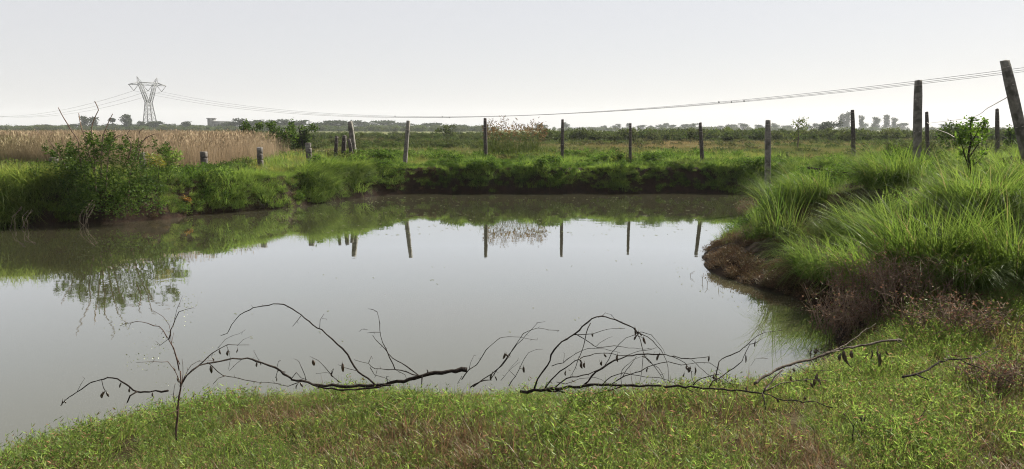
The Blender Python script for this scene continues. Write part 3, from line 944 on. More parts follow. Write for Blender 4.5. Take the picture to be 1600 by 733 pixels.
for su in (-1, 1):
    m_ = MB()
    lo = [PT(su * hw_, -hw_, zw), PT(su * hw_, hw_, zw), PT(su * .3, hw_ * .9, zw), PT(su * .5, -hw_ * .9, zw)]
    hi = [PT(su * (hy + .8), -1.1, zu), PT(su * (hy + .8), 1.1, zu), PT(su * (hy - .6), 1.1, zu), PT(su * (hy - .6), -1.1, zu)]
    for p_, q_ in zip(lo, hi): bar(m_, p_, q_, RB)
    for i in range(5):
        f0, f1 = i / 5, (i + 1) / 5
        for j in range(4):
            bar(m_, lo[j].lerp(hi[j], f0), lo[(j + 1) % 4].lerp(hi[(j + 1) % 4], f1), .085)
            bar(m_, lo[j].lerp(hi[j], f1), lo[(j + 1) % 4].lerp(hi[(j + 1) % 4], f1), .085)
    part('upper_arm', m_, M['steel'], pyl)
    m_ = MB()
    tip = PT(su * (hy + 1.4), 0, zp)
    for p_ in hi: bar(m_, p_, tip, .13)
    part('earth_wire_peak', m_, M['steel'], pyl)
m_ = MB()
for sv in (-1.1, 1.1):
    bar(m_, PT(-ha, sv * .2, zl), PT(ha, sv * .2, zl), RB)
    bar(m_, PT(-hy - 1, sv, zu), PT(hy + 1, sv, zu), RB)
    for su in (-1, 1):
        bar(m_, PT(su * (hy + 1), sv, zu), PT(su * ha, 0, zl), RB)
    us = np.linspace(-ha, ha, 15)
    for i in range(14):
        top0 = zu if abs(us[i]) <= hy + 1 else zu + (zl - zu) * (abs(us[i]) - hy - 1) / (ha - hy - 1)
        top1 = zu if abs(us[i + 1]) <= hy + 1 else zu + (zl - zu) * (abs(us[i + 1]) - hy - 1) / (ha - hy - 1)
        if i % 2: bar(m_, PT(us[i], sv * .6, zl), PT(us[i + 1], sv * .6, top1), .07)
        else: bar(m_, PT(us[i], sv * .6, top0), PT(us[i + 1], sv * .6, zl), .07)
part('crossarm', m_, M['steel'], pyl)
att = []
for cu in (-8.1, 0, 8.1):
    for s in (-1, 1):
        m_ = MB(); bar(m_, PT(cu + s * 2.75, 0, zl), PT(cu, 0, zv), .15, 5); part('insulator_string', m_, M['glass_ins'], pyl)
    att.append(PT(cu, 0, zv))
ew = [PT(-hy - 1.4, 0, zp), PT(hy + 1.4, 0, zp)]
# parabola through the photograph's wire (pixel samples)
span = (B0 - A0).length
smp = [(400, 171), (520, 179), (640, 184), (760, 185.5), (880, 181), (1000, 173), (1200, 154), (1420, 132), (1600, 111)]
rows, rhs = [], []
h0 = zv - EYE
for px, py in smp:
    k_ = (px - 800) / F
    t = (k_ * A0.y - A0.x) / ((B0.x - A0.x) - k_ * (B0.y - A0.y))
    Y = A0.y + (B0.y - A0.y) * t
    rows.append((t, t * t)); rhs.append((HZ - py) / F * Y - h0)
bc = np.linalg.lstsq(np.array(rows), np.array(rhs), rcond=None)[0]
def power_wire(start, label, dz, da, toward=1, r=.045, spacers=0):
    m_ = MB(); pts = []
    for i in range(61):
        t = i / 60 * 1.08
        if toward > 0:
            p = start + (B0 - A0).xy.to_3d() * t
            p.z = start.z + bc[0] * t + bc[1] * t * t + dz * t * (1 - t) * 4
            pts.append(p)
        else:
            t = i / 60
            p = start - ldir * 400 * t
            p.z = start.z - 4 * (12.5 + dz) * t * (1 - t)
            pts.append(p)
    root = empty('power_line', pts[0], label, 'power line', 'wires strung from the pylon')
    tube(m_, pts, r, r, 4)
    m_.build('cable', M['wire'], root)
    for k in range(spacers):
        i = random.randint(18, 52)
        s_ = MB(); c = pts[i].lerp(pts[i + 1], random.random())
        for ex, ez in ((.5, .22), (.22, .5)):
            box(s_, c, (ex, .3, ez), .6)
        s_.build('line_spacer', M['wire'], root)
    return root
power_wire(att[0], 'near power cable from the pylon rising to the right, lowest of the bundle', 0, 0, 1, .06, 3)
power_wire(att[1], 'middle power cable from the pylon rising to the right', .25, 0, 1, .06, 3)
power_wire(att[2], 'far power cable from the right arm of the pylon rising to the right', .6, 0, 1, .06, 2)
power_wire(att[0], 'power cable leaving the left arm of the pylon leftwards', 0, 0, -1, .065)
power_wire(att[1], 'power cable leaving the middle of the pylon leftwards', .2, 0, -1, .065)
power_wire(att[2], 'power cable leaving the right arm of the pylon leftwards', .3, 0, -1, .065)

# ------------------------------------------------------------------ far building
bl = P(342, 190, 520); bz = hz(bl.x, 520)
bld = empty('building', (bl.x, 520, bz), 'pale flat roofed building with a raised block in the far treeline', 'building')
hm = EYE + (HZ - 190.5) / F * 520 - bz; ht = EYE + (HZ - 186) / F * 520 - bz
m_ = MB(); box(m_, (bl.x + 1.8, 520, bz + hm / 2), (9.5, 8, hm), .15); m_.build('wall', M['wall'], bld)
m_ = MB(); box(m_, (bl.x + 1.8, 520, bz + hm + .16), (10.1, 8.6, .3), .15); m_.build('roof', M['roofslab'], bld)
m_ = MB(); box(m_, (bl.x - 4.4, 519, bz + ht / 2), (4.2, 6, ht), .15); m_.build('stair_block', M['wall'], bld)
m_ = MB(); box(m_, (bl.x - 4.4, 519, bz + ht + .2), (5.4, 7, .4), .15); m_.build('roof', M['roofslab'], bld)
for dx in (-1.2, 1.2, 3.6, 5.6):
    m_ = MB(); box(m_, (bl.x + dx, 516.0 + .15 * (dx - 1.8), bz + hm - 2.2), (1.0, .3, 1.3), .15); m_.build('window', M['dark'], bld)

# ------------------------------------------------------------------ far trees
def tree_mesh(seed, kind):
    r_ = np.random.RandomState(seed)
    if kind == 'dome':
        cl = [(r_.uniform(-.32, .32), r_.uniform(-.3, .3), r_.uniform(.55, .86), r_.uniform(.13, .24), r_.uniform(.13, .24), r_.uniform(.09, .16), 1) for _ in range(9)]
        cl += [(r_.uniform(-.1, .1), 0, .5, .38, .38, .34, 3.0), (0, 0, .24, .46, .46, .24, 3.0), (r_.uniform(-.2, .2), 0, .12, .5, .4, .12, 1.2)]
    elif kind == 'tall':
        cl = [(r_.uniform(-.16, .16), r_.uniform(-.16, .16), zc, r_.uniform(.12, .24), r_.uniform(.12, .24), r_.uniform(.09, .15), 1) for zc in np.linspace(.08, .92, 12)]
    elif kind == 'palm':
        cl = [(0, 0, .86, .20, .2, .10, 2), (.12, 0, .8, .16, .12, .08, 1), (-.12, 0, .8, .16, .12, .08, 1)]
    else:
        cl = [(r_.uniform(-.4, .4), r_.uniform(-.3, .3), r_.uniform(.3, .7), r_.uniform(.14, .26), r_.uniform(.14, .26), r_.uniform(.14, .26), 1) for _ in range(11)]
    pp = clump_points(r_, 1100, cl, .5)
    pp[:, 2] = np.clip(pp[:, 2], .03, 1.02)
    V, T, b = leaves(r_, pp, .085, .75, .2)
    crown = np_mesh('crown', V, None, T, M['tree'], b)
    mt = MB()
    top = {'palm': .84, 'tall': .8}.get(kind, .55)
    tube(mt, [(0, 0, -.06), (.01, 0, top * .5), (-.01, .01, top)], .035, .012, 6)
    if kind != 'palm':
        for _ in range(5):
            an = r_.rand() * 6.28; z0 = r_.uniform(.18, .4)
            tube(mt, [(0, 0, z0), (math.cos(an) * .14, math.sin(an) * .14, z0 + .12), (math.cos(an) * .28, math.sin(an) * .28, z0 + .26)], .016, .005, 5)
    trunk = mt.mesh('trunk', M['bark'])
    return crown, trunk
TP = {'dome': [tree_mesh(i, 'dome') for i in range(4)], 'tall': [tree_mesh(20 + i, 'tall') for i in range(3)],
      'palm': [tree_mesh(40, 'palm')], 'bush': [tree_mesh(50 + i, 'bush') for i in range(3)]}
def far_tree(px, ytop, wpx, Y, kind, label, group, i=0):
    X = (px - 800) / F * Y
    gz = hz(X, Y)
    H = max(1.6, 1.13 * (P(px, ytop, Y).z - gz))
    W = 1.28 * wpx * Y / F
    cr, tr = TP[kind][i % len(TP[kind])]
    t = empty('tree', (X, Y, gz), label, 'tree', group, random.uniform(0, 6.28))
    W = W / 1.28 if kind in ('tall', 'palm') else W
    sx = W / (.95 if kind == 'dome' else .62 if kind == 'tall' else .6 if kind == 'palm' else .95)
    for nm, me in (('crown', cr), ('trunk', tr)):
        c = obj(nm, me, t); c.scale = (sx, sx, H)
    return t
ORD = ['first', 'second', 'third', 'fourth', 'fifth', 'sixth', 'seventh', 'eighth', 'ninth', 'tenth', 'eleventh', 'twelfth', 'thirteenth', 'fourteenth', 'fifteenth', 'sixteenth', 'seventeenth', 'eighteenth', 'nineteenth', 'twentieth', 'twenty-first', 'twenty-second', 'twenty-third', 'twenty-fourth']
gl = 'hazy trees behind the dry reeds'
ll = 'low rounded hazy tree behind the dry reeds, %s from the left'
for i, (px, yt, wd_, Y) in enumerate([(-30, 196, 34, 420), (4, 198, 24, 430), (20, 197.5, 26, 440), (38, 196.5, 20, 430), (56, 198, 22, 470), (72, 195.5, 26, 430), (92, 197, 24, 460), (105, 195.5, 30, 440),
                                      (124, 195, 22, 430), (171, 194, 32, 450), (192, 195, 26, 470), (222, 194, 30, 430), (262, 195, 32, 440), (280, 196, 26, 470), (308, 195, 26, 450), (322, 196.5, 22, 480)]):
    far_tree(px, yt, wd_, Y, 'dome', ll % ORD[i], gl, i)
far_tree(139, 185, 17, 430, 'tall', 'left one of two tall dark trees side by side behind the dry reeds', gl, 0)
far_tree(153, 186, 16, 430, 'tall', 'right one of two tall dark trees side by side behind the dry reeds', gl, 1)
far_tree(182, 187, 12, 440, 'palm', 'thin tree with a small round top on a bare trunk left of the pylon', gl)
far_tree(204, 183, 20, 420, 'tall', 'pointed dark tree standing just left of the pylon', gl, 2)
far_tree(234, 191, 22, 420, 'dome', 'rounded dark tree standing at the foot of the pylon', gl, 1)
far_tree(247, 189, 20, 425, 'dome', 'rounded dark tree just right of the pylon foot', gl, 2)
far_tree(296, 190, 15, 440, 'dome', 'small crested tree left of the far building', gl, 3)
gm_ = 'hazy trees between the far building and the rusty reeds'
lm_ = 'broad hazy tree in the blue treeline, %s from the far building rightwards'
for i, (px, yt, wd_, Y) in enumerate([(362, 192, 22, 470), (376, 187, 30, 440), (393, 189, 28, 450), (412, 188, 30, 460), (428, 190, 26, 480), (442, 188, 30, 440), (460, 190, 26, 460), (472, 188, 24, 450),
                                      (495, 193, 30, 470), (510, 190, 28, 450), (526, 188, 32, 440), (545, 191, 26, 480), (564, 190, 26, 560), (580, 192, 26, 580), (600, 188, 34, 540), (616, 192, 22, 570), (634, 193, 26, 560), (655, 195, 28, 600),
                                      (676, 192, 28, 480), (700, 197, 26, 560), (716, 196, 24, 520), (736, 197, 26, 480), (752, 197, 20, 500)]):
    far_tree(px, yt, wd_, Y, 'dome', lm_ % ORD[i], gm_, i)
gr_ = 'small hazy trees above the hedge on the right'
lr_ = 'tiny pale hazy tree above the far hedge, %s from the rusty reeds rightwards'
for i, (px, yt, wd_, Y) in enumerate([(846, 195, 20, 560), (884, 192, 12, 600), (906, 199, 16, 700), (930, 199, 16, 720), (942, 197, 9, 680), (962, 194.5, 13, 660), (980, 192.5, 7, 660), (1000, 195.5, 13, 680), (1014, 197, 7, 680), (1032, 193.5, 18, 640), (1047, 195, 12, 660),
                                      (1068, 194, 14, 640), (1080, 194, 14, 650), (1120, 197, 14, 660), (1140, 194.5, 20, 640), (1158, 193, 13, 560), (1182, 196, 14, 640), (1208, 193.5, 14, 640), (1225, 196, 16, 680), (1258, 196, 14, 680), (1272, 194, 12, 600), (1345, 191, 10, 640), (1404, 192, 14, 640), (1470, 194, 14, 640)]):
    far_tree(px, yt, wd_, Y, 'dome', lr_ % ORD[i], gr_, i)
gt_ = 'tall pale trees behind the far post'
for i, (px, yt, wd_, lb) in enumerate([(1310, 182, 13, 'tall pale hazy tree left of the dark post behind the right bank'), (1319, 179.5, 11, 'tallest pale hazy tree close left of the dark post behind the right bank'),
                                       (1340, 184, 10, 'narrow pale hazy tree close right of the dark post behind the right bank'), (1363, 186, 14, 'pale hazy tree midway between dark post and tall concrete post'),
                                       (1379, 183, 11, 'narrow pale hazy tree nearer the tall concrete post'), (1391, 187, 11, 'low pale hazy tree next left of the tall concrete post')]):
    far_tree(px, yt, wd_, 620, 'tall', lb, gt_, i)
far_tree(1292, 189, 24, 230, 'bush', 'rounded green tree left of the tall pale trees on the right', gt_, 0)

# mid-distance bushes
def bush_thing(name, X, Y, clumps, nleaf, size, mat, label, cat, stems=None, group=None, aspect=.55, seed=1, bt=None, stem_mat='bark', up=.3, lname='foliage'):
    r_ = np.random.RandomState(seed)
    gz = hz(X, Y)
    t = empty(name, (X, Y, gz), label, cat, group)
    pp = clump_points(r_, nleaf, clumps, .35)
    pp = pp[pp[:, 2] > .02 - gz * .9]
    V, T, b = leaves(r_, pp, size, aspect, up, bt)
    c = obj(lname, np_mesh(lname, V, None, T, mat, b), t)
    if stems:
        for s in stems:
            m_ = MB(); tube(m_, smooth_path(s[0], .06), s[1], s[2], 5, knob=.15); obj('stem', m_.mesh('stem', M[stem_mat]), t)
    return t
def rand_stems(r_, n_, h, sp, r0=.02):
    out = []
    for _ in range(n_):
        an = r_.rand() * 6.28; l_ = r_.uniform(.3, 1) * sp; hh = h * r_.uniform(.6, 1)
        out.append(([(0, 0, -.05), (math.cos(an) * l_ * .35, math.sin(an) * l_ * .35, hh * .5), (math.cos(an) * l_, math.sin(an) * l_, hh)], r0, r0 * .25))
    return out
rr = np.random.RandomState(3)
def midbush(px, ytop, wpx, Y, label, seed, n_=900, size=.13, mat='bush', group=None):
    X = (px - 800) / F * Y; gz = hz(X, Y)
    H = P(px, ytop, Y).z - gz; W = wpx * Y / F / 2
    r_ = np.random.RandomState(seed)
    cl = [(r_.uniform(-.75, .75) * W, r_.uniform(-.5, .5) * W, r_.uniform(.2, .82) * H, W * r_.uniform(.2, .38), W * r_.uniform(.2, .38), H * r_.uniform(.13, .22), 1) for _ in range(12)]
    return bush_thing('bush', X, Y, cl, n_, size, M[mat], label, 'bush', rand_stems(r_, 5, H * .85, W * .6, .03), group, seed=seed)
midbush(404, 187, 50, 42, 'green bush at the right end of the dry reeds, left one of three', 1, 1500, group='bushes behind the stone pillars')
midbush(440, 189, 66, 40, 'widest green bush behind the stone pillars, middle one of three', 2, 1900, group='bushes behind the stone pillars')
midbush(476, 187, 44, 41, 'upright green bush behind the tallest stone pillar, right one of three', 3, 1400, group='bushes behind the stone pillars')
midbush(697, 192, 34, 90, 'feathery light green bush on the skyline left of the rusty reeds', 4, 700, .2, 'field')
midbush(1490, 187, 60, 34, 'dark rounded bush on the skyline behind the leafy sapling', 5, 1200, .11)
midbush(1576, 190, 34, 32, 'small dark bush on the skyline between small post and leaning post', 6, 700, .11)
midbush(1125, 195, 34, 80, 'light green bush rising above the far hedge', 7, 600, .2, 'field')

# rusty reed clump behind the far bank
X, Y = (800 - 800) / F * 29, 29.0
gz = hz(X, Y)
rc = empty('reed_clump', (X, Y, gz), 'tall rusty brown reed clump with green base behind the far bank', 'reeds')
r_ = np.random.RandomState(9)
m_ = MB()
for k in range(26):
    ox = r_.uniform(-1.0, 1.15); V, Q, T, b = blades(r_, 26, (.8, 1.45), .016, .25, .15, (.1, .9), 4)
    m_.add(V + np.array([ox, r_.uniform(-.5, .5), -.03]), Q, T, b)
obj('stems', m_.mesh('stems', M['field']), rc)
m_ = MB()
pp = np.stack([r_.uniform(-1.1, 1.3, 620), r_.uniform(-.6, .6, 620), 1.0 + .28 * r_.rand(620) + .12 * r_.randn(620)], -1)
V, T, b = leaves(r_, pp, .13, .25, .8); m_.add(V, None, T, b)
tag(obj('seed_heads', m_.mesh('seed_heads', M['rust']), rc), kind='stuff')
for k, (ox, h) in enumerate([(-.95, 1.5), (-.75, 1.62), (-.35, 1.7), (-.25, 1.55), (.1, 1.5), (.75, 1.6), (1.0, 1.5)]):
    m_ = MB(); tube(m_, [(ox, 0, .6), (ox + .03, 0, h * .8), (ox + .06 * (-1) ** k, 0, h)], .008, .004, 4)
    V, T, b = leaves(r_, np.stack([ox + .05 * r_.randn(20), .05 * r_.randn(20), h - .25 * r_.rand(20)], -1), .09, .2, 1.2); m_.add(V, None, T, b)
    obj('plume', m_.mesh('plume', M['rust']), rc)

# pale thin sapling beyond
def twig_plant(name, px, ybase, ytop, Y, label, cat, mat, r0=.02, seed=0, leaf=None, nl=0, lsize=.03, spread=.5):
    r_ = np.random.RandomState(seed)
    X = (px - 800) / F * Y; gz = hz(X, Y); H = P(px, ytop, Y).z - gz
    t = empty(name, (X, Y, gz), label, cat)
    m_ = MB(); tube(m_, smooth_path([(0, 0, -.05), (.02 * H, 0, H * .4), (-.02 * H, .01, H * .75), (.01, 0, H)], .08), r0, r0 * .3, 5, knob=.1); obj('stem', m_.mesh('stem', mat), t)
    tips = []
    for k in range(9):
        z0 = H * r_.uniform(.35, .9); an = r_.rand() * 6.28; l_ = H * spread * r_.uniform(.25, .6)
        e_ = (math.cos(an) * l_, math.sin(an) * l_, z0 + l_ * r_.uniform(.3, 1))
        m_ = MB(); tube(m_, smooth_path([(0, 0, z0), (e_[0] * .5, e_[1] * .5, z0 + (e_[2] - z0) * .6), e_], .06), r0 * .4, r0 * .12, 4)
        obj('twig', m_.mesh('twig', mat), t); tips.append((z0, e_))
    if leaf:
        pp = []
        for _ in range(nl):
            z0, e_ = tips[r_.randint(len(tips))]; s = r_.uniform(.4, 1.05)
            pp.append((e_[0] * s + r_.randn() * .05 * H, e_[1] * s + r_.randn() * .05 * H, z0 + (e_[2] - z0) * s + r_.randn() * .04 * H))
        V, T, b = leaves(r_, np.array(pp), lsize, .55, .2)
        obj('foliage', np_mesh('foliage', V, None, T, leaf, b), t)
    return t
twig_plant('sapling', 1243, 212, 184, 45, 'thin pale sapling standing in front of the far hedge', 'sapling', M['palebark'], .05, 3, M['field'], 260, .12)

# leafy sapling on the right bank
Y = 9.6; X = (1515 - 800) / F * Y; gz = hz(X, Y)
H = P(1515, 180, Y).z - gz
sp = empty('sapling', (X, Y, gz), 'small leafy green sapling on the right bank between the two tall posts', 'sapling')
r_ = np.random.RandomState(12)
S = Y / F
def loc(px, py, dy=0):
    p = P(px, py, Y + dy); return (p.x - X, p.y - Y, p.z - gz)
for nm, pts, r0 in (('trunk', [(0, 0, -.05), loc(1516, 300), loc(1517, 270), loc(1513, 245), loc(1517, 220), loc(1516, 200), loc(1518, 182)], .022),
                    ('branch', [loc(1517, 268), loc(1508, 245, -.1), loc(1500, 215, -.15), loc(1497, 205, -.2)], .010),
                    ('branch', [loc(1515, 245), loc(1530, 222, .1), loc(1540, 198, .2), loc(1542, 188, .2)], .010),
                    ('branch', [loc(1516, 225), loc(1528, 205, -.1), loc(1534, 190, -.2)], .007),
                    ('branch', [loc(1516, 215), loc(1508, 200, .1), loc(1502, 192, .1)], .007),
                    ('branch', [loc(1516, 262), loc(1530, 250, -.1), loc(1541, 240, -.2)], .006)):
    m_ = MB(); tube(m_, smooth_path(pts, .04), r0, r0 * .3, 6, knob=.12); obj(nm, m_.mesh(nm, M['bark']), sp)
cl = [(*loc(px, py, dy), rx * S * .82, rx * S * .82, ry * S, wt_) for px, py, dy, rx, ry, wt_ in
      [(1515, 200, 0, 20, 14, 3), (1505, 212, -.1, 14, 12, 2.4), (1533, 200, .15, 15, 12, 2.4), (1540, 190, .2, 8, 6, .8), (1517, 186, 0, 9, 5, .7), (1500, 222, -.1, 12, 9, 1.4), (1515, 225, .1, 10, 10, 1.5), (1528, 218, -.1, 13, 9, 1.3), (1536, 240, -.2, 10, 9, .9), (1520, 255, 0, 11, 16, 1.1), (1504, 240, .1, 10, 10, .9), (1540, 212, .2, 9, 12, 1.0)]]
V, T, b = leaves(r_, clump_points(r_, 800, cl, .10), .040, .6, .1)
obj('foliage', np_mesh('foliage', V, None, T, M['sapleaf'], b), sp)

# big dark bush on the left bank
Y = 16.6; X = (165 - 800) / F * Y
gz = hz(X, Y)
bs = empty('bush', (X, Y, gz), 'big dark green bush with bare twigs overhanging the left bank', 'bush')
r_ = np.random.RandomState(14)
def lb(px, py, dy=0.0):
    p = P(px, py, Y + dy); return (p.x - X, p.y - Y, p.z - gz)
S = Y / F
cl = [(*lb(px, py, dy), rx * S, rx * S, ry * S, wt_) for px, py, dy, rx, ry, wt_ in
      [(150, 232, 0, 34, 18, 2), (120, 250, -.2, 30, 18, 2), (185, 240, .1, 34, 20, 2), (215, 255, 0, 26, 22, 2), (150, 270, -.3, 40, 24, 3), (200, 280, -.3, 40, 26, 3), (110, 285, -.3, 30, 24, 2),
       (160, 300, -.4, 44, 26, 3), (215, 305, -.3, 28, 24, 2), (130, 320, -.4, 34, 18, 2), (190, 325, -.4, 36, 16, 2), (240, 285, 0, 18, 22, 1), (70, 300, -.2, 26, 22, 1.4), (52, 285, .1, 22, 16, .9), (250, 318, -.5, 18, 14, .7), (75, 322, -.4, 24, 14, 1), (160, 222, .1, 22, 12, .9), (105, 238, .2, 18, 12, .7), (95, 262, 0, 20, 16, 1), (140, 215, 0, 12, 10, .5), (215, 228, .1, 12, 10, .5), (255, 235, .2, 8, 8, .4)]]
for _k in range(22):     # ragged shoots along the top and the waterside
    px_s, py_s = r_.uniform(70, 262), r_.uniform(212, 236)
    cl.append((*lb(px_s, py_s + abs(px_s - 165) * .14, r_.uniform(-.3, .4)), 4.5 * S, 4.5 * S, 10 * S, .22))
V, T, b = leaves(r_, clump_points(r_, 9500, cl, .35), .055, .5, .1)
obj('foliage', np_mesh('foliage', V, None, T, M['bush'], b), bs)
for pts in ([(150, 300), (148, 260), (146, 225), (143, 200), (150, 180), (154, 172), (148, 158)], [(165, 300), (168, 260), (172, 230), (180, 215), (192, 210)], [(140, 300), (125, 250), (122, 220), (112, 205), (105, 193), (97, 180), (91, 168)],
            [(120, 300), (100, 255), (84, 230), (75, 217)], [(200, 310), (205, 265), (215, 235), (217, 215), (218, 205), (225, 200)], [(150, 280), (132, 215), (126, 195), (123, 177)], [(158, 280), (160, 220), (168, 195), (176, 178)],
            [(215, 250), (222, 222), (235, 212), (248, 208)], [(200, 250), (205, 225), (198, 212), (203, 203)], [(146, 225), (138, 208), (128, 205)]):
    m_ = MB(); dz_ = r_.uniform(-.3, .4)
    tube(m_, smooth_path([lb(a_, b_, dz_ * i / len(pts)) for i, (a_, b_) in enumerate(pts)], .08), .02, .008, 5, knob=.15); obj('twig', m_.mesh('twig', M['deadtwig']), bs)

# yellowing and orange weeds beside it
def weed_at(px, py, Y, rx, ry, n_, mat, label, seed, name='weed', size=.05):
    X = (px - 800) / F * Y; gz = hz(X, Y)
    S = Y / F
    c0 = P(px, py, Y).z - gz
    r_ = np.random.RandomState(seed)
    cl = [(r_.uniform(-.6, .6) * rx * S, r_.uniform(-.4, .4) * rx * S, c0 + r_.uniform(-.6, .6) * ry * S, rx * S * .4, rx * S * .4, ry * S * .4, 1) for _ in range(8)]
    return bush_thing(name, X, Y, cl, n_, size, mat, label, 'plant', rand_stems(r_, 4, max(.2, c0), rx * S * .4, .008), None, seed=seed, aspect=.5)
weed_at(262, 262, 17.7, 30, 32, 1700, M['lush'], 'bright green weed with yellowing leaves right of the big dark bush', 21)
weed_at(245, 252, 17.3, 20, 15, 420, M['yellow'], 'yellow leaved plant at the right edge of the big dark bush', 22)
weed_at(291, 314, 17.95, 9, 9, 130, M['orange'], 'small orange withered plant low on the left bank by the waterline', 23)

# exposed roots at the waterline
def roots(px, py, Y, label, seed, n_=7, sp=14):
    r_ = np.random.RandomState(seed)
    p0 = P(px, py, Y)
    t = empty('exposed_roots', p0, label, 'roots')
    S = Y / F
    for k in range(n_):
        a_ = r_.uniform(-1, 1)
        pts = [(a_ * sp * .7 * S, .30, r_.uniform(0, .1)), (a_ * sp * .8 * S + r_.randn() * .04, .06, -p0.z * .3), (a_ * sp * .9 * S + r_.randn() * .06, -.04, -p0.z * .7), (a_ * sp * S + r_.randn() * .06, -.07, -p0.z - .04)]
        m_ = MB(); tube(m_, smooth_path(pts, .05), .008, .003, 5, knob=.25); obj('root', m_.mesh('root', M['root']), t)
weed_at(40, 285, 16.3, 34, 30, 1300, M['herb'], 'dark leafy weed on the left bank at the left edge of the big dark bush', 24)
weed_at(345, 275, 19.0, 34, 16, 1100, M['lush'], 'low bright leafy weed on the left bank below the stone pillar right of the bush', 25)
roots(137, 322, 16.0, 'pale exposed roots hanging to the water under the big dark bush', 31)
roots(28, 332, 15.45, 'pale exposed roots and sticks at the waterline far left', 32, 6, 16)

# ------------------------------------------------------------------ single grass tussocks one can point at on the right bank
def tussock(px, py, Y, s, label, seed, dirn, n_=520, hh=(.55, 1.05), droop=(1.0, 2.5), bias=.55, spread=.36, wd_=.0095):
    r_ = np.random.RandomState(seed)
    X = (px - 800) / F * Y; gz = hz(X, Y)
    m_ = MB()
    m_.add(*blades(r_, int(n_ * 1.3), hh, wd_, spread, .4, droop, 6, bias=bias, jitter=.7))
    m_.add(*blades(r_, n_ // 4, (hh[0] * .5, hh[1] * .7), wd_, spread, .2, (.2, 1.2), 5, bias=.1))
    o = obj('grass_tussock', m_.mesh('grass_tussock', M['long']))
    o.location = (X, Y, gz - .03); o.rotation_euler = (0, 0, dirn); o.scale = (s, s, s)
    return tag(o, label, 'grass tussock', 'grass tussocks on the right bank')
PI = math.pi
tussock(1395, 285, 11.5, 1.05, 'rounded grass mound with a dark hollow in front of the tall upright post', 41, PI + .4, 700)
tussock(1370, 340, 10.0, 1.0, 'arched grass tussock with dark underside below the hollow mound', 42, PI + .3, 700)
tussock(1265, 335, 12.2, .95, 'feathery grass tussock bowing towards the water at the middle of the right bank', 43, PI + .2)
tussock(1215, 300, 17.0, 1.15, 'grass tussock overhanging the far right corner of the water', 44, PI + .1)
tussock(1300, 395, 9.3, .95, 'grass tussock combed leftwards down the bank above the brown mud', 45, PI + .5, 620)
tussock(1455, 430, 7.6, 1.1, 'large bright upright tussock behind the dry brown brush', 46, PI + .6, 800, (.5, 1.0), (.3, 1.5), .3, .36)
tussock(1375, 425, 8.4, .95, 'bright tussock sweeping left just left of the largest upright tussock', 47, PI + .5, 620)
tussock(1590, 330, 9.6, 1.0, 'grass mound with dark hollow at the right edge beyond the sapling', 48, PI + .3, 700)
tussock(1580, 450, 7.2, 1.05, 'tall bright tussock at the right edge of the bank', 49, PI - .4, 700, (.5, 1.0), (.4, 1.6), .3, .35)
tussock(1530, 380, 8.4, 1.0, 'dense pale green tussock in front of the leafy sapling', 50, PI + .7, 600, (.5, .95), (.4, 1.8), .35)

# ------------------------------------------------------------------ dry brown brush on the right shore
def brush(px, py, Y, wm_, hm_, label, seed, n_=90, mat='deadtwig', leafm='brown', nl=900):
    r_ = np.random.RandomState(seed)
    X = (px - 800) / F * Y; gz = hz(X, Y)
    t = empty('dry_brush', (X, Y, gz), label, 'dry brush', 'dry brush by the pond')
    m_ = MB(); m2 = MB(); tips = []
    for k in range(n_):
        b0 = np.array([r_.uniform(-.6, .6) * wm_, r_.uniform(-.5, .5) * wm_, 0])
        an = r_.rand() * 6.28; l_ = r_.uniform(.1, .45) * wm_; h = hm_ * r_.uniform(.4, 1)
        e_ = b0 + np.array([math.cos(an) * l_, math.sin(an) * l_, h])
        mid = b0 + (e_ - b0) * .5 + np.array([0, 0, h * .15]) + r_.randn(3) * .02
        path = smooth_path([b0, mid, e_], .08)
        tube(m_, path, .0045, .0018, 4, knob=.2)
        for j in range(5):
            s = path[r_.randint(len(path) // 3, len(path))]
            dd = Vector(r_.randn(3)); dd.z = abs(dd.z); dd = dd.normalized() * r_.uniform(.05, .16)
            tube(m2, [s, s + dd * .5 + Vector(r_.randn(3)) * .008, s + dd], .002, .001, 3)
            tips.append(tuple(s + dd * r_.uniform(.3, 1)))
    obj('stems', m_.mesh('stems', M[mat]), t)
    tag(obj('twigs', m2.mesh('twigs', M[mat]), t), kind='stuff')
    tp = np.array(tips)
    V, T, b = leaves(r_, tp[r_.randint(len(tp), size=nl)] + r_.randn(nl, 3) * .03, .022, .5, .3)
    obj('dead_leaves', np_mesh('dead_leaves', V, None, T, M[leafm], b), t)
    return t
brush(1345, 520, 7.0, .55, .42, 'dry brown brush at the water edge on the right shore', 61, 110)
brush(1430, 505, 7.0, .60, .40, 'dry brown brush in front of the largest upright tussock', 62, 110)
brush(1500, 540, 6.2, .60, .28, 'low dead brown brush right of the pale fallen branch end', 63, 90)
brush(1595, 600, 5.0, .40, .25, 'dark dead brush at the lower right edge of the picture', 64, 80)
brush(1180, 330, 15.6, .5, .35, 'dark twiggy brush at the waterline under the far corner tussock', 65, 70)
brush(1360, 460, 7.9, .5, .45, 'dry brush with pale twig tips standing above the mud', 66, 80, leafm='brown')

# dark fallen twig lying in the right bank grass
m_ = MB()
pts = [P(1262, 262, 13.2), P(1290, 266, 13), P(1310, 270, 12.8), P(1330, 270, 12.6), P(1348, 278, 12.4)]
tube(m_, smooth_path(pts, .1), .018, .008, 5, knob=.2)
for a_, b_ in (((1310, 270), (1322, 262)), ((1325, 270), (1332, 280)), ((1290, 266), (1280, 258))):
    tube(m_, [P(*a_, 12.8), P(*b_, 12.7)], .008, .003, 4)
o = obj('fallen_stick', m_.mesh('fallen_stick', M['bark'], False, pts[0])); o.location = pts[0]
tag(o, 'dark forked stick lying in the grass high on the right bank', 'stick')

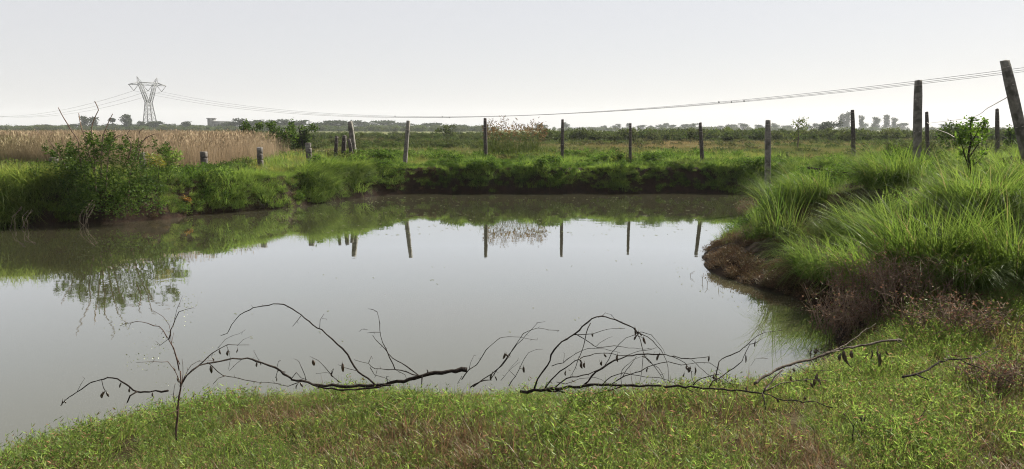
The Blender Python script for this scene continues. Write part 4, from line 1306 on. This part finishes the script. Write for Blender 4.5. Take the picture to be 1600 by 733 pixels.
# ------------------------------------------------------------------ dead branches along the near bank
pod_rng = np.random.RandomState(77)
def pod(root, px, py, Y, lpx, wpx, ang=0.0, label=None):
    """a dry hanging pod or curled leaf: a closed, slightly curved spindle"""
    m_ = MB(); S = Y / F
    lpx *= pod_rng.uniform(.6, 1.15); wpx *= pod_rng.uniform(.5, 1.1); ang += pod_rng.randn() * .18
    c = P(px, py, Y)
    n_ = 6; L_ = lpx * S; W_ = wpx * S / 2
    pts = []
    cur = pod_rng.uniform(-.7, .7)
    for i in range(n_ + 1):
        s = i / n_
        pts.append(Vector((math.sin(ang) * L_ * s + cur * L_ * s * (1 - s), pod_rng.uniform(-.002, .002), -math.cos(ang) * L_ * s)))
    V = []; Q = []
    for i, p in enumerate(pts):
        s = i / n_; r = W_ * (math.sin(math.pi * min(1, .08 + .9 * s)) ** .6 + .05)
        for j in range(5):
            q_ = 2 * math.pi * j / 5 + s * 1.2
            V.append(tuple(p + Vector((math.cos(q_) * r, math.sin(q_) * r * .45, 0))))
    for i in range(n_):
        for j in range(5): Q.append([i * 5 + j, i * 5 + (j + 1) % 5, (i + 1) * 5 + (j + 1) % 5, (i + 1) * 5 + j])
    tube(m_, [Vector((0, 0, 3.5 * S)), Vector((0, 0, 0))], .0012, .0012, 3)
    m_.add(V, Q, None, pod_rng.rand())
    o = obj('dry_pod', m_.mesh('dry_pod', M['pod'])); o.parent = root
    o.location = c - root.location
    return o

def dead_branch(name, origin, label, cat, strokes, pods, mat='bark', group='dead branches on the near bank'):
    root = empty(name, origin, label, cat, group)
    for nm, pts, d0, d1, w0, w1 in strokes:
        m_ = MB(); n_ = len(pts)
        wp = []
        for i, (a_, b_) in enumerate(pts):
            t = i / (n_ - 1)
            wp.append(P(a_ + random.uniform(-.6, .6), b_ + random.uniform(-.6, .6), d0 + (d1 - d0) * t))
        path = smooth_path(wp, .035)
        # small kinks of real wood
        path = [p + Vector((random.uniform(-1, 1), random.uniform(-1, 1), random.uniform(-1, 1))) * (.0028 + .25 * w0 * d0 / F / 2) for p in path]
        r0, r1 = .74 * w0 * d0 / F / 2, .74 * w1 * d1 / F / 2
        tube(m_, path, r0, r1, 8 if w0 > 5 else 5, knob=.2)
        # buds and thorns
        for _ in range(max(1, len(path) // 3)):
            i = random.randrange(1, len(path))
            dd = Vector((random.uniform(-1, 1), random.uniform(-1, 1), random.uniform(-1, 1))).normalized()
            tube(m_, [path[i], path[i] + dd * random.uniform(.008, .03)], .0016, .0005, 3)
        m_.build(nm, M[mat], root)
    for pd in pods: pod(root, *pd)
    return root

D = 4.95
# left twig
dead_branch('fallen_twig', P(262, 611, 4.55), 'arched dead twig with hanging pods reaching over the water at far left', 'branch',
  [('stem', [(264, 611), (235, 612), (214, 612), (203, 604), (190, 596), (175, 591), (156, 593), (140, 600), (120, 612), (104, 625), (96, 634)], 4.6, 4.95, 4.2, 1.6),
   ('twig', [(214, 612), (205, 619), (198, 629)], 4.65, 4.6, 4, 3), ('twig', [(158, 593), (161, 605), (165, 613)], 4.85, 4.85, 1.6, 1), ('twig', [(120, 612), (128, 600), (131, 592)], 4.9, 4.95, 1, .6)],
  [(163, 612, 4.85, 11, 6, -.3), (167, 613, 4.86, 9, 6, .3), (160, 614, 4.84, 8, 3, 0), (189, 598, 4.8, 14, 4, -.2), (202, 607, 4.72, 10, 4.5, 0), (238, 614, 4.6, 9, 5, 0), (98, 626, 4.93, 10, 4, -.2), (101, 627, 4.93, 6, 3, .4)])

# bare sapling
r_ = np.random.RandomState(88)
st = [('trunk', [(274, 690), (277, 655), (281, 620), (284, 597), (281, 580)], 4.12, 4.16, 5.0, 3),
      ('branch', [(281, 580), (276, 563), (270, 545), (263, 529)], 4.16, 4.18, 3.2, 2.2), ('branch', [(263, 529), (256, 515), (240, 508), (222, 503), (205, 504), (188, 510)], 4.18, 4.35, 2.4, 1),
      ('branch', [(264, 530), (268, 515), (273, 500), (280, 488), (292, 483), (303, 480)], 4.18, 4.05, 2.8, .9), ('branch', [(270, 545), (264, 508), (256, 496), (244, 488), (232, 483)], 4.2, 4.3, 1.3, .7),
      ('branch', [(283, 600), (272, 580), (262, 566), (240, 566), (212, 567)], 4.14, 4.05, 1.9, .7), ('branch', [(273, 500), (276, 485), (280, 472), (286, 462)], 4.1, 4.0, 1.3, .6),
      ('branch', [(281, 612), (287, 585), (284, 560)], 4.14, 4.1, 2, .8), ('branch', [(276, 640), (271, 622), (274, 600)], 4.13, 4.05, 1.8, .8), ('branch', [(280, 570), (274, 553), (268, 538), (271, 520)], 4.2, 4.25, 2, .8),
      ('branch', [(283, 600), (300, 570), (320, 565), (335, 563)], 4.15, 4.3, 1.6, .8), ('branch', [(263, 529), (250, 540), (243, 532)], 4.18, 4.1, 1.2, .6),
      ('branch', [(282, 640), (262, 648), (240, 655), (222, 668)], 4.1, 4.0, 1.6, .8)]
bsap = dead_branch('bare_sapling', P(274, 690, 4.12), 'nearly bare sapling with tiny pale leaves standing in the front left grass', 'sapling', st, [(277, 590, 4.16, 9, 3, .1), (272, 575, 4.16, 8, 3, .2)], 'redbark', None)
pp = []
for px, py, sp_, k in ((286, 470, 12, 34), (300, 480, 6, 16), (192, 507, 14, 34), (235, 545, 14, 30), (212, 566, 12, 34), (240, 565, 14, 22), (262, 500, 10, 16), (290, 500, 8, 10), (330, 555, 10, 8), (252, 530, 10, 14), (270, 600, 10, 12)):
    for _ in range(k):
        pp.append(P(px + r_.randn() * sp_, py + r_.randn() * sp_ * .7, 4.15 + r_.randn() * .08) - bsap.location)
V, T, b = leaves(r_, np.array([tuple(p) for p in pp]), .009, .6, .1)
obj('foliage', np_mesh('foliage', V, None, T, M['paleleaf'], b), bsap)

# left fallen branch
S1 = [('stem', [(729, 577), (705, 580), (690, 582), (660, 588), (640, 594), (620, 598), (590, 602), (560, 603), (520, 602), (490, 599), (455, 593)], 5.0, 4.9, 9.5, 5),
      ('branch', [(455, 593), (445, 585), (430, 575), (410, 567), (395, 562), (378, 560), (362, 561), (345, 564), (322, 567), (311, 572), (300, 580), (284, 598)], 4.9, 4.3, 4.8, 3.5),
      ('branch', [(455, 594), (480, 598), (510, 606), (545, 609), (580, 606), (610, 600)], 4.85, 4.8, 3.5, 4),
      ('branch', [(585, 601), (575, 592), (560, 580), (550, 563), (535, 545), (520, 530), (502, 516), (490, 508), (470, 492), (450, 479), (435, 475), (410, 478), (390, 483), (375, 492), (362, 508), (355, 520), (345, 524)], 4.9, 5.35, 4, 1.3),
      ('twig', [(470, 493), (464, 503), (457, 510)], 5.05, 5.0, 1.5, .8), ('twig', [(499, 513), (500, 500), (507, 490)], 5.0, 5.05, 1.5, .8), ('twig', [(503, 498), (509, 499)], 5.0, 5.0, 1, .6),
      ('branch', [(311, 572), (325, 558), (340, 545), (355, 538), (375, 540), (388, 540)], 4.5, 4.75, 2.8, 1), ('twig', [(340, 545), (352, 530), (372, 522), (384, 515)], 4.6, 4.8, 1, .6), ('twig', [(370, 540), (380, 530), (395, 524)], 4.7, 4.8, .9, .5),
      ('twig', [(325, 566), (345, 585), (352, 588), (375, 592), (402, 597)], 4.6, 4.9, 2, 1.5), ('twig', [(352, 588), (342, 591), (334, 599)], 4.7, 4.6, 2, 1), ('twig', [(355, 540), (360, 560), (357, 578)], 4.65, 4.6, 1.1, .7), ('twig', [(376, 562), (365, 572), (358, 580)], 4.6, 4.65, 1.1, .7),
      ('branch', [(657, 588), (635, 573), (615, 560), (602, 547), (592, 535), (582, 524)], 4.95, 5.2, 2.8, 1.1), ('branch', [(618, 578), (610, 560), (602, 545), (596, 525), (593, 505), (588, 488), (575, 482)], 4.95, 5.1, 2.5, .8),
      ('twig', [(595, 519), (585, 520), (574, 521)], 5.05, 5.0, 1.6, .8), ('twig', [(574, 516), (567, 514), (561, 519)], 5.0, 4.98, 1, .6),
      ('branch', [(656, 587), (635, 582), (617, 578), (595, 577), (580, 573), (575, 567), (553, 563)], 4.95, 4.8, 2.6, 1), ('twig', [(576, 568), (580, 557)], 4.8, 4.85, 1.6, .8), ('twig', [(578, 573), (585, 586), (600, 590), (610, 595)], 4.8, 4.85, 1.8, 1),
      ('twig', [(590, 578), (586, 588)], 4.85, 4.8, 1.4, .8), ('twig', [(617, 577), (632, 585), (636, 592)], 4.9, 4.85, 1.4, .8), ('branch', [(559, 580), (548, 578), (538, 575), (530, 570)], 4.92, 4.85, 2, 1),
      ('branch', [(532, 599), (518, 585), (510, 575), (497, 562), (485, 557)], 4.85, 4.95, 2, .8), ('twig', [(518, 585), (508, 582), (494, 584)], 4.9, 4.85, 1.1, .7), ('twig', [(518, 586), (521, 576)], 4.9, 4.9, 2.6, 1.2),
      ('twig', [(478, 594), (474, 578), (468, 565), (465, 563)], 4.9, 4.95, 1.6, .8), ('twig', [(445, 583), (435, 580), (430, 590)], 4.85, 4.8, 2.4, 1.4), ('twig', [(455, 592), (464, 582), (470, 590), (480, 594)], 4.87, 4.85, 1.8, 1),
      ('twig', [(659, 589), (658, 606)], 4.95, 4.9, 3.2, 1.4), ('twig', [(605, 599), (604, 588)], 4.92, 4.92, 2.6, 1.6), ('twig', [(670, 585), (668, 578)], 4.97, 4.97, 2.5, 1.6), ('twig', [(440, 600), (420, 598), (400, 598)], 4.85, 4.8, 1.6, .8),
      ('twig', [(470, 597), (450, 602), (435, 601)], 4.87, 4.7, 2, 1), ('twig', [(405, 566), (400, 555), (397, 548)], 4.75, 4.8, 1, .6), ('twig', [(432, 576), (434, 565), (438, 562)], 4.85, 4.9, 1.1, .6)]
P1 = [(329, 572, 4.55, 15, 7, .1), (343, 547, 4.6, 10, 4, .2), (356, 548, 4.7, 9, 4, .1), (371, 546, 4.75, 9, 3, -.1), (331, 558, 4.55, 8, 3, 0), (401, 567, 4.75, 10, 3, 0), (405, 564, 4.78, 7, 3, .3), (489, 563, 4.9, 10, 6, .1), (535, 568, 4.85, 15, 4.5, .05),
      (469, 598, 4.85, 11, 6, .5), (466, 599, 4.85, 11, 4, -.2), (497, 601, 4.83, 8, 4, 0), (518, 582, 4.9, 9, 4, .4), (432, 590, 4.8, 8, 3, -.2)]
dead_branch('fallen_branch', P(600, 602, 4.9), 'fallen dead branch with thick dark stem and high arch, left of centre', 'branch', S1, P1)

# loose twigs in the middle
S2 = [('stem', [(738, 604), (755, 592), (770, 583), (785, 570), (795, 555), (805, 540), (813, 527), (825, 517), (840, 513), (865, 516), (874, 516)], 4.95, 5.3, 2.6, .9),
      ('branch', [(735, 606), (750, 598), (765, 593), (775, 580), (790, 562), (800, 547), (815, 530), (830, 515), (840, 505), (852, 503)], 4.9, 5.15, 2.8, .8),
      ('branch', [(722, 592), (732, 578), (745, 570), (755, 555), (765, 540), (780, 529), (795, 526), (820, 528), (840, 532)], 5.0, 5.3, 2.4, .7),
      ('branch', [(794, 603), (806, 588), (812, 575), (820, 560), (826, 551), (838, 547), (848, 545)], 4.95, 5.05, 2, .6), ('twig', [(806, 588), (795, 578), (808, 565)], 4.97, 5.0, 1, .6), ('twig', [(733, 578), (735, 568), (741, 556)], 5.0, 5.05, 1.4, .6), ('twig', [(782, 594), (800, 575), (812, 565)], 4.95, 5.0, 1, .6),
      ('twig', [(722, 588), (714, 600)], 5.0, 4.95, 1.6, .8)]
dead_branch('dead_twigs', P(738, 604, 4.95), 'loose spray of thin dead twigs rising between the two fallen branches', 'twigs', S2,
  [(789, 552, 5.03, 11, 6, -.3), (791, 553, 5.03, 11, 5, .3), (818, 573, 5.0, 14, 6, .15), (812, 575, 5.0, 8, 4, 1.3), (769, 583, 4.95, 12, 5, 0), (773, 587, 4.95, 8, 4, .6), (722, 575, 5.0, 9, 6, -.9)])

# right fallen branch
S3 = [('stem', [(814, 613), (835, 611), (855, 609), (880, 606), (905, 603), (930, 601), (960, 602), (1000, 603), (1040, 604), (1070, 604), (1100, 606), (1130, 609), (1160, 612), (1192, 615), (1215, 622), (1245, 627), (1275, 629), (1302, 637)], 4.9, 4.5, 7.5, 1.8),
      ('branch', [(855, 610), (880, 612), (900, 616), (930, 616), (955, 609), (975, 603)], 4.87, 4.8, 4.2, 3),
      ('branch', [(834, 608), (840, 592), (855, 572), (862, 555), (872, 540), (885, 530), (898, 522), (910, 510), (925, 499), (940, 495), (955, 498), (975, 505), (990, 513), (998, 522)], 4.9, 5.3, 4, 2.8),
      ('branch', [(990, 513), (1000, 530), (1004, 550), (1015, 565), (1028, 575), (1040, 594)], 5.3, 4.9, 2.3, .9), ('branch', [(996, 518), (1012, 527), (1026, 540), (1037, 555), (1043, 575), (1045, 592)], 5.3, 5.0, 2, .8), ('branch', [(996, 518), (1018, 524), (1032, 540), (1040, 553)], 5.3, 5.15, 1.6, .7),
      ('branch', [(851, 608), (860, 595), (875, 580), (890, 570), (905, 560), (930, 553), (950, 552), (975, 556), (1000, 549), (1024, 544)], 4.88, 5.2, 3, .9), ('branch', [(862, 572), (880, 566), (900, 552), (920, 545), (945, 546), (970, 551)], 4.98, 5.15, 1.8, .7),
      ('branch', [(912, 602), (925, 588), (940, 575), (960, 563), (980, 557), (1005, 554), (1030, 554), (1055, 558), (1080, 560), (1108, 557)], 4.85, 5.0, 4.2, 1.5),
      ('branch', [(866, 605), (885, 592), (910, 587), (930, 580), (945, 571), (957, 552), (968, 538), (978, 528), (992, 524), (1003, 527)], 4.88, 5.1, 2.8, 1.2),
      ('branch', [(955, 601), (965, 594), (975, 588), (1000, 580), (1020, 570), (1045, 565), (1065, 570), (1090, 567), (1110, 568), (1125, 578)], 4.83, 4.8, 2.4, 1.1), ('branch', [(972, 588), (985, 570), (994, 558)], 4.85, 4.9, 2, 1),
      ('branch', [(898, 522), (914, 529), (922, 537), (934, 542), (960, 541), (990, 545), (1020, 545)], 5.1, 5.3, 2, .8), ('branch', [(898, 523), (925, 521), (950, 515), (978, 513)], 5.1, 5.25, 1.8, .8), ('branch', [(922, 505), (916, 520), (914, 535), (906, 555), (898, 575), (888, 592)], 5.15, 4.95, 2.2, .9),
      ('twig', [(932, 541), (942, 532), (958, 526)], 5.15, 5.25, 1.1, .5), ('twig', [(960, 498), (955, 492), (946, 489)], 5.2, 5.2, 1, .6), ('twig', [(935, 497), (942, 492), (947, 489)], 5.2, 5.25, 1.4, .6),
      ('branch', [(1050, 557), (1070, 568), (1080, 580), (1083, 600)], 4.95, 4.8, 1.8, 1), ('branch', [(1080, 561), (1100, 580), (1112, 590), (1130, 597), (1150, 602)], 4.95, 4.75, 1.3, .7),
      ('branch', [(1082, 603), (1095, 592), (1115, 586), (1124, 585)], 4.75, 4.8, 2.6, 1.6), ('branch', [(1118, 590), (1122, 575), (1123, 565), (1135, 557), (1155, 548), (1168, 538), (1180, 528), (1195, 520), (1222, 515)], 4.75, 5.1, 3, .9),
      ('branch', [(1108, 605), (1113, 596), (1125, 590), (1140, 580), (1158, 565), (1165, 550), (1172, 538)], 4.75, 5.0, 2.8, 1.2), ('twig', [(1172, 537), (1180, 537), (1190, 530)], 5.0, 5.02, 2, .9),
      ('branch', [(1005, 556), (1003, 580), (998, 600)], 4.9, 4.8, 1.7, .9), ('branch', [(1003, 556), (1017, 566), (1032, 586), (1042, 600)], 4.95, 4.85, 2, .9), ('branch', [(970, 601), (972, 580), (990, 562), (1010, 556)], 4.82, 4.95, 1.5, .8),
      ('branch', [(940, 602), (955, 588), (975, 583), (1000, 588), (1030, 590), (1055, 598)], 4.75, 4.7, 2, 1), ('branch', [(870, 597), (884, 600), (905, 592), (930, 591), (948, 598)], 4.8, 4.75, 1.5, .8),
      ('branch', [(900, 617), (915, 629), (926, 640)], 4.78, 4.6, 2.6, 1.6), ('twig', [(926, 640), (932, 648), (932, 662)], 4.6, 4.55, 1.6, .8), ('twig', [(927, 641), (938, 634), (950, 627)], 4.6, 4.6, 2.8, 1.4), ('twig', [(950, 629), (970, 630), (995, 634)], 4.6, 4.65, 1.2, .7),
      ('twig', [(1018, 606), (1024, 616)], 4.78, 4.7, 2, 1), ('twig', [(1035, 606), (1043, 614), (1052, 622)], 4.75, 4.6, 1.8, .8), ('twig', [(1060, 606), (1066, 616), (1072, 624)], 4.72, 4.6, 1.8, .8), ('twig', [(1070, 606), (1085, 614), (1102, 622)], 4.72, 4.5, 1.8, .8),
      ('twig', [(1117, 608), (1121, 625), (1126, 642)], 4.7, 4.5, 1.8, .8), ('twig', [(1150, 611), (1160, 625), (1172, 634)], 4.65, 4.5, 1.4, .7), ('twig', [(1190, 614), (1193, 628), (1196, 640)], 4.6, 4.5, 3.4, 1.4), ('twig', [(1228, 624), (1240, 638), (1250, 646)], 4.55, 4.4, 1.8, .8),
      ('branch', [(1192, 614), (1199, 602), (1210, 590), (1222, 580)], 4.62, 4.8, 3.2, 1.8), ('twig', [(1125, 588), (1150, 602), (1165, 603)], 4.72, 4.7, 1.2, .6), ('twig', [(880, 566), (883, 552)], 5.0, 5.05, 1, .5)]
P3 = [(992, 512, 5.28, 13, 4, 0), (998, 518, 5.28, 12, 4, .2), (1005, 527, 5.25, 12, 5, .3), (995, 524, 5.28, 8, 4, -.5), (1031, 552, 5.0, 13, 4.5, .05), (1108, 557, 5.0, 13, 4, 0), (1165, 555, 4.95, 13, 4, .1), (1180, 533, 5.0, 9, 4, 0), (1119, 590, 4.75, 13, 5, .15), (1115, 587, 4.75, 7, 4, -.2),
      (1073, 571, 4.9, 9, 4, .1), (1079, 575, 4.9, 12, 4.5, -.2), (1086, 574, 4.9, 11, 4.5, .15), (1069, 583, 4.88, 10, 4, 0), (1078, 574, 4.9, 6, 6, -.6), (1012, 575, 4.9, 9, 3.5, 0), (944, 553, 5.1, 8, 4, .3), (909, 566, 5.0, 13, 4, 0), (913, 567, 5.0, 9, 4.5, -.2), (904, 560, 5.0, 8, 3, .2),
      (884, 580, 4.95, 10, 3.5, 0), (889, 578, 4.95, 6, 5, .9), (925, 521, 5.15, 9, 2.5, .4), (940, 565, 5.0, 10, 4, .1), (965, 554, 5.0, 12, 4, -.1), (937, 565, 5.0, 6, 3, 1.3), (958, 632, 4.6, 13, 6, 0), (1166, 605, 4.68, 10, 4, 0), (1258, 620, 4.55, 8, 5, 0), (1214, 622, 4.55, 10, 5, .1)]
dead_branch('fallen_branch', P(1000, 603, 4.85), 'wide fallen dead branch with many arching twigs and pods, right of centre', 'branch', S3, P3)

# right thick branch with pale upper side
S4 = [('stem', [(1178, 600), (1195, 588), (1215, 577), (1240, 568), (1265, 561), (1300, 549), (1330, 543), (1365, 537), (1392, 531), (1408, 530)], 4.95, 5.45, 6, 5),
      ('branch', [(1312, 548), (1292, 551), (1274, 548)], 5.15, 5.1, 2.4, 1.4), ('branch', [(1310, 546), (1330, 532), (1350, 518), (1370, 505)], 5.2, 5.6, 2.6, 1), ('branch', [(1222, 577), (1212, 590), (1200, 604), (1194, 612)], 5.0, 4.65, 3.4, 3),
      ('branch', [(1200, 610), (1212, 602), (1228, 598), (1245, 595), (1275, 594), (1302, 597)], 4.75, 4.9, 3, 1.2), ('twig', [(1268, 562), (1274, 580), (1277, 598)], 5.05, 4.95, 1.6, .9), ('twig', [(1240, 569), (1256, 577), (1270, 584)], 5.0, 4.95, 1.5, .8), ('twig', [(1400, 530), (1412, 540), (1425, 546)], 5.4, 5.3, 2.2, 1),
      ('twig', [(1370, 540), (1372, 556), (1376, 572)], 5.3, 5.2, 1.8, .9), ('twig', [(1270, 578), (1300, 580), (1320, 592)], 5.0, 4.9, 1.3, .7), ('twig', [(1200, 560), (1180, 562), (1172, 572)], 5.0, 5.0, .9, .5)]
P4 = [(1318, 548, 5.2, 17, 8, .1), (1314, 553, 5.18, 15, 5, -.2), (1322, 556, 5.2, 20, 7, .25), (1330, 549, 5.22, 12, 6, .15), (1275, 546, 5.1, 10, 7, .2), (1268, 547, 5.1, 8, 4, -.3), (1276, 545, 5.1, 8, 5, .7), (1362, 548, 5.3, 22, 5, -.25), (1370, 550, 5.3, 24, 7, .1), (1376, 552, 5.28, 18, 5, .3), (1358, 552, 5.3, 14, 4, -.4), (1384, 548, 5.3, 14, 4, .2),
      (1277, 585, 4.95, 16, 6, .15), (1272, 592, 4.95, 14, 5, -.2), (1280, 592, 4.95, 12, 6, .5), (1266, 598, 4.92, 11, 5, .1), (1262, 590, 4.92, 9, 4, -.4), (1240, 576, 5.0, 8, 5, .2), (1236, 588, 4.9, 9, 4, 0)]
dead_branch('fallen_branch', P(1300, 549, 5.2), 'sloping fallen branch with dead leaf clusters rising right towards the brown brush', 'branch', S4, P4, 'palebark')

S5 = [('stem', [(1408, 589), (1430, 585), (1450, 578), (1465, 567), (1482, 562), (1520, 560)], 4.75, 5.0, 5, 2.6), ('branch', [(1430, 585), (1441, 589), (1452, 594)], 4.75, 4.65, 4, 2.5), ('branch', [(1500, 561), (1530, 575), (1560, 590), (1585, 600)], 4.95, 4.7, 2.6, 1.2), ('branch', [(1520, 560), (1545, 548), (1562, 538)], 5.0, 5.3, 2.4, 1)]
dead_branch('fallen_branch', P(1430, 585, 4.75), 'short black forked stick lying in the grass at lower right', 'branch', S5, [])
S6 = [('stem', [(1432, 672), (1440, 650), (1455, 632), (1463, 622)], 4.2, 4.4, 2, 1), ('branch', [(1440, 650), (1452, 645)], 4.25, 4.3, 1.2, .6)]
dead_branch('dead_twigs', P(1432, 672, 4.2), 'single thin dark twig standing in the lower right grass', 'twigs', S6, [])
S7 = [('stem', [(1330, 690), (1334, 668), (1326, 655), (1320, 645)], 4.1, 4.15, 3, 1.2), ('branch', [(1333, 665), (1342, 655), (1350, 648)], 4.12, 4.2, 1.6, .8), ('branch', [(1327, 655), (1318, 652)], 4.12, 4.1, 1.4, .8)]
dead_branch('dead_twigs', P(1330, 690, 4.1), 'small withered weed stalk standing in the grass below the sloping branch', 'twigs', S7, [(1319, 646, 4.14, 9, 4, .3), (1345, 652, 4.18, 8, 4, .2), (1352, 652, 4.2, 8, 4, 0)])

# thin stalks standing in the water off the right shore
for k, (px, py, h, Y) in enumerate([(1096, 440, 14, None), (1104, 446, 12, None), (1125, 448, 16, None), (1080, 432, 9, None)]):
    p = G(px, py, 0); Y = p.y
    m_ = MB(); S = Y / F
    tube(m_, [(0, 0, -.15), (random.uniform(-.02, .02), 0, h * .5 * S), (random.uniform(-.06, .06), 0, h * S)], .004, .002, 4)
    tube(m_, [(0, 0, h * .4 * S), (.04, 0, h * .7 * S)], .003, .001, 3)
    o = obj('water_stalk', m_.mesh('water_stalk', M['deadtwig'])); o.location = p
    tag(o, ('thin stalk poking out of the water off the right shore', 'short stalk in the water just right of the leftmost tall one', 'stalk in the water nearest the muddy right shore', 'tiny stalk in the water farthest from the right shore')[k], 'stalk', 'stalks in the water')

# ------------------------------------------------------------------ haze
hb_ = MB()
box(hb_, (0, 720, 17.5), (3030, 1790, 44))
hm = bpy.data.materials.new('haze')
nt, N, L = nodes_of(hm)
N.remove(N['Principled BSDF'])
pv = N.new('ShaderNodeVolumePrincipled')
pv.inputs['Color'].default_value = (.86, .90, .96, 1)
pv.inputs['Density'].default_value = HAZE_DENSITY
pv.inputs['Anisotropy'].default_value = .2
L.new(pv.outputs[0], N['Material Output'].inputs['Volume'])
o = obj('haze', hb_.mesh('haze', hm)); tag(o, kind='stuff')
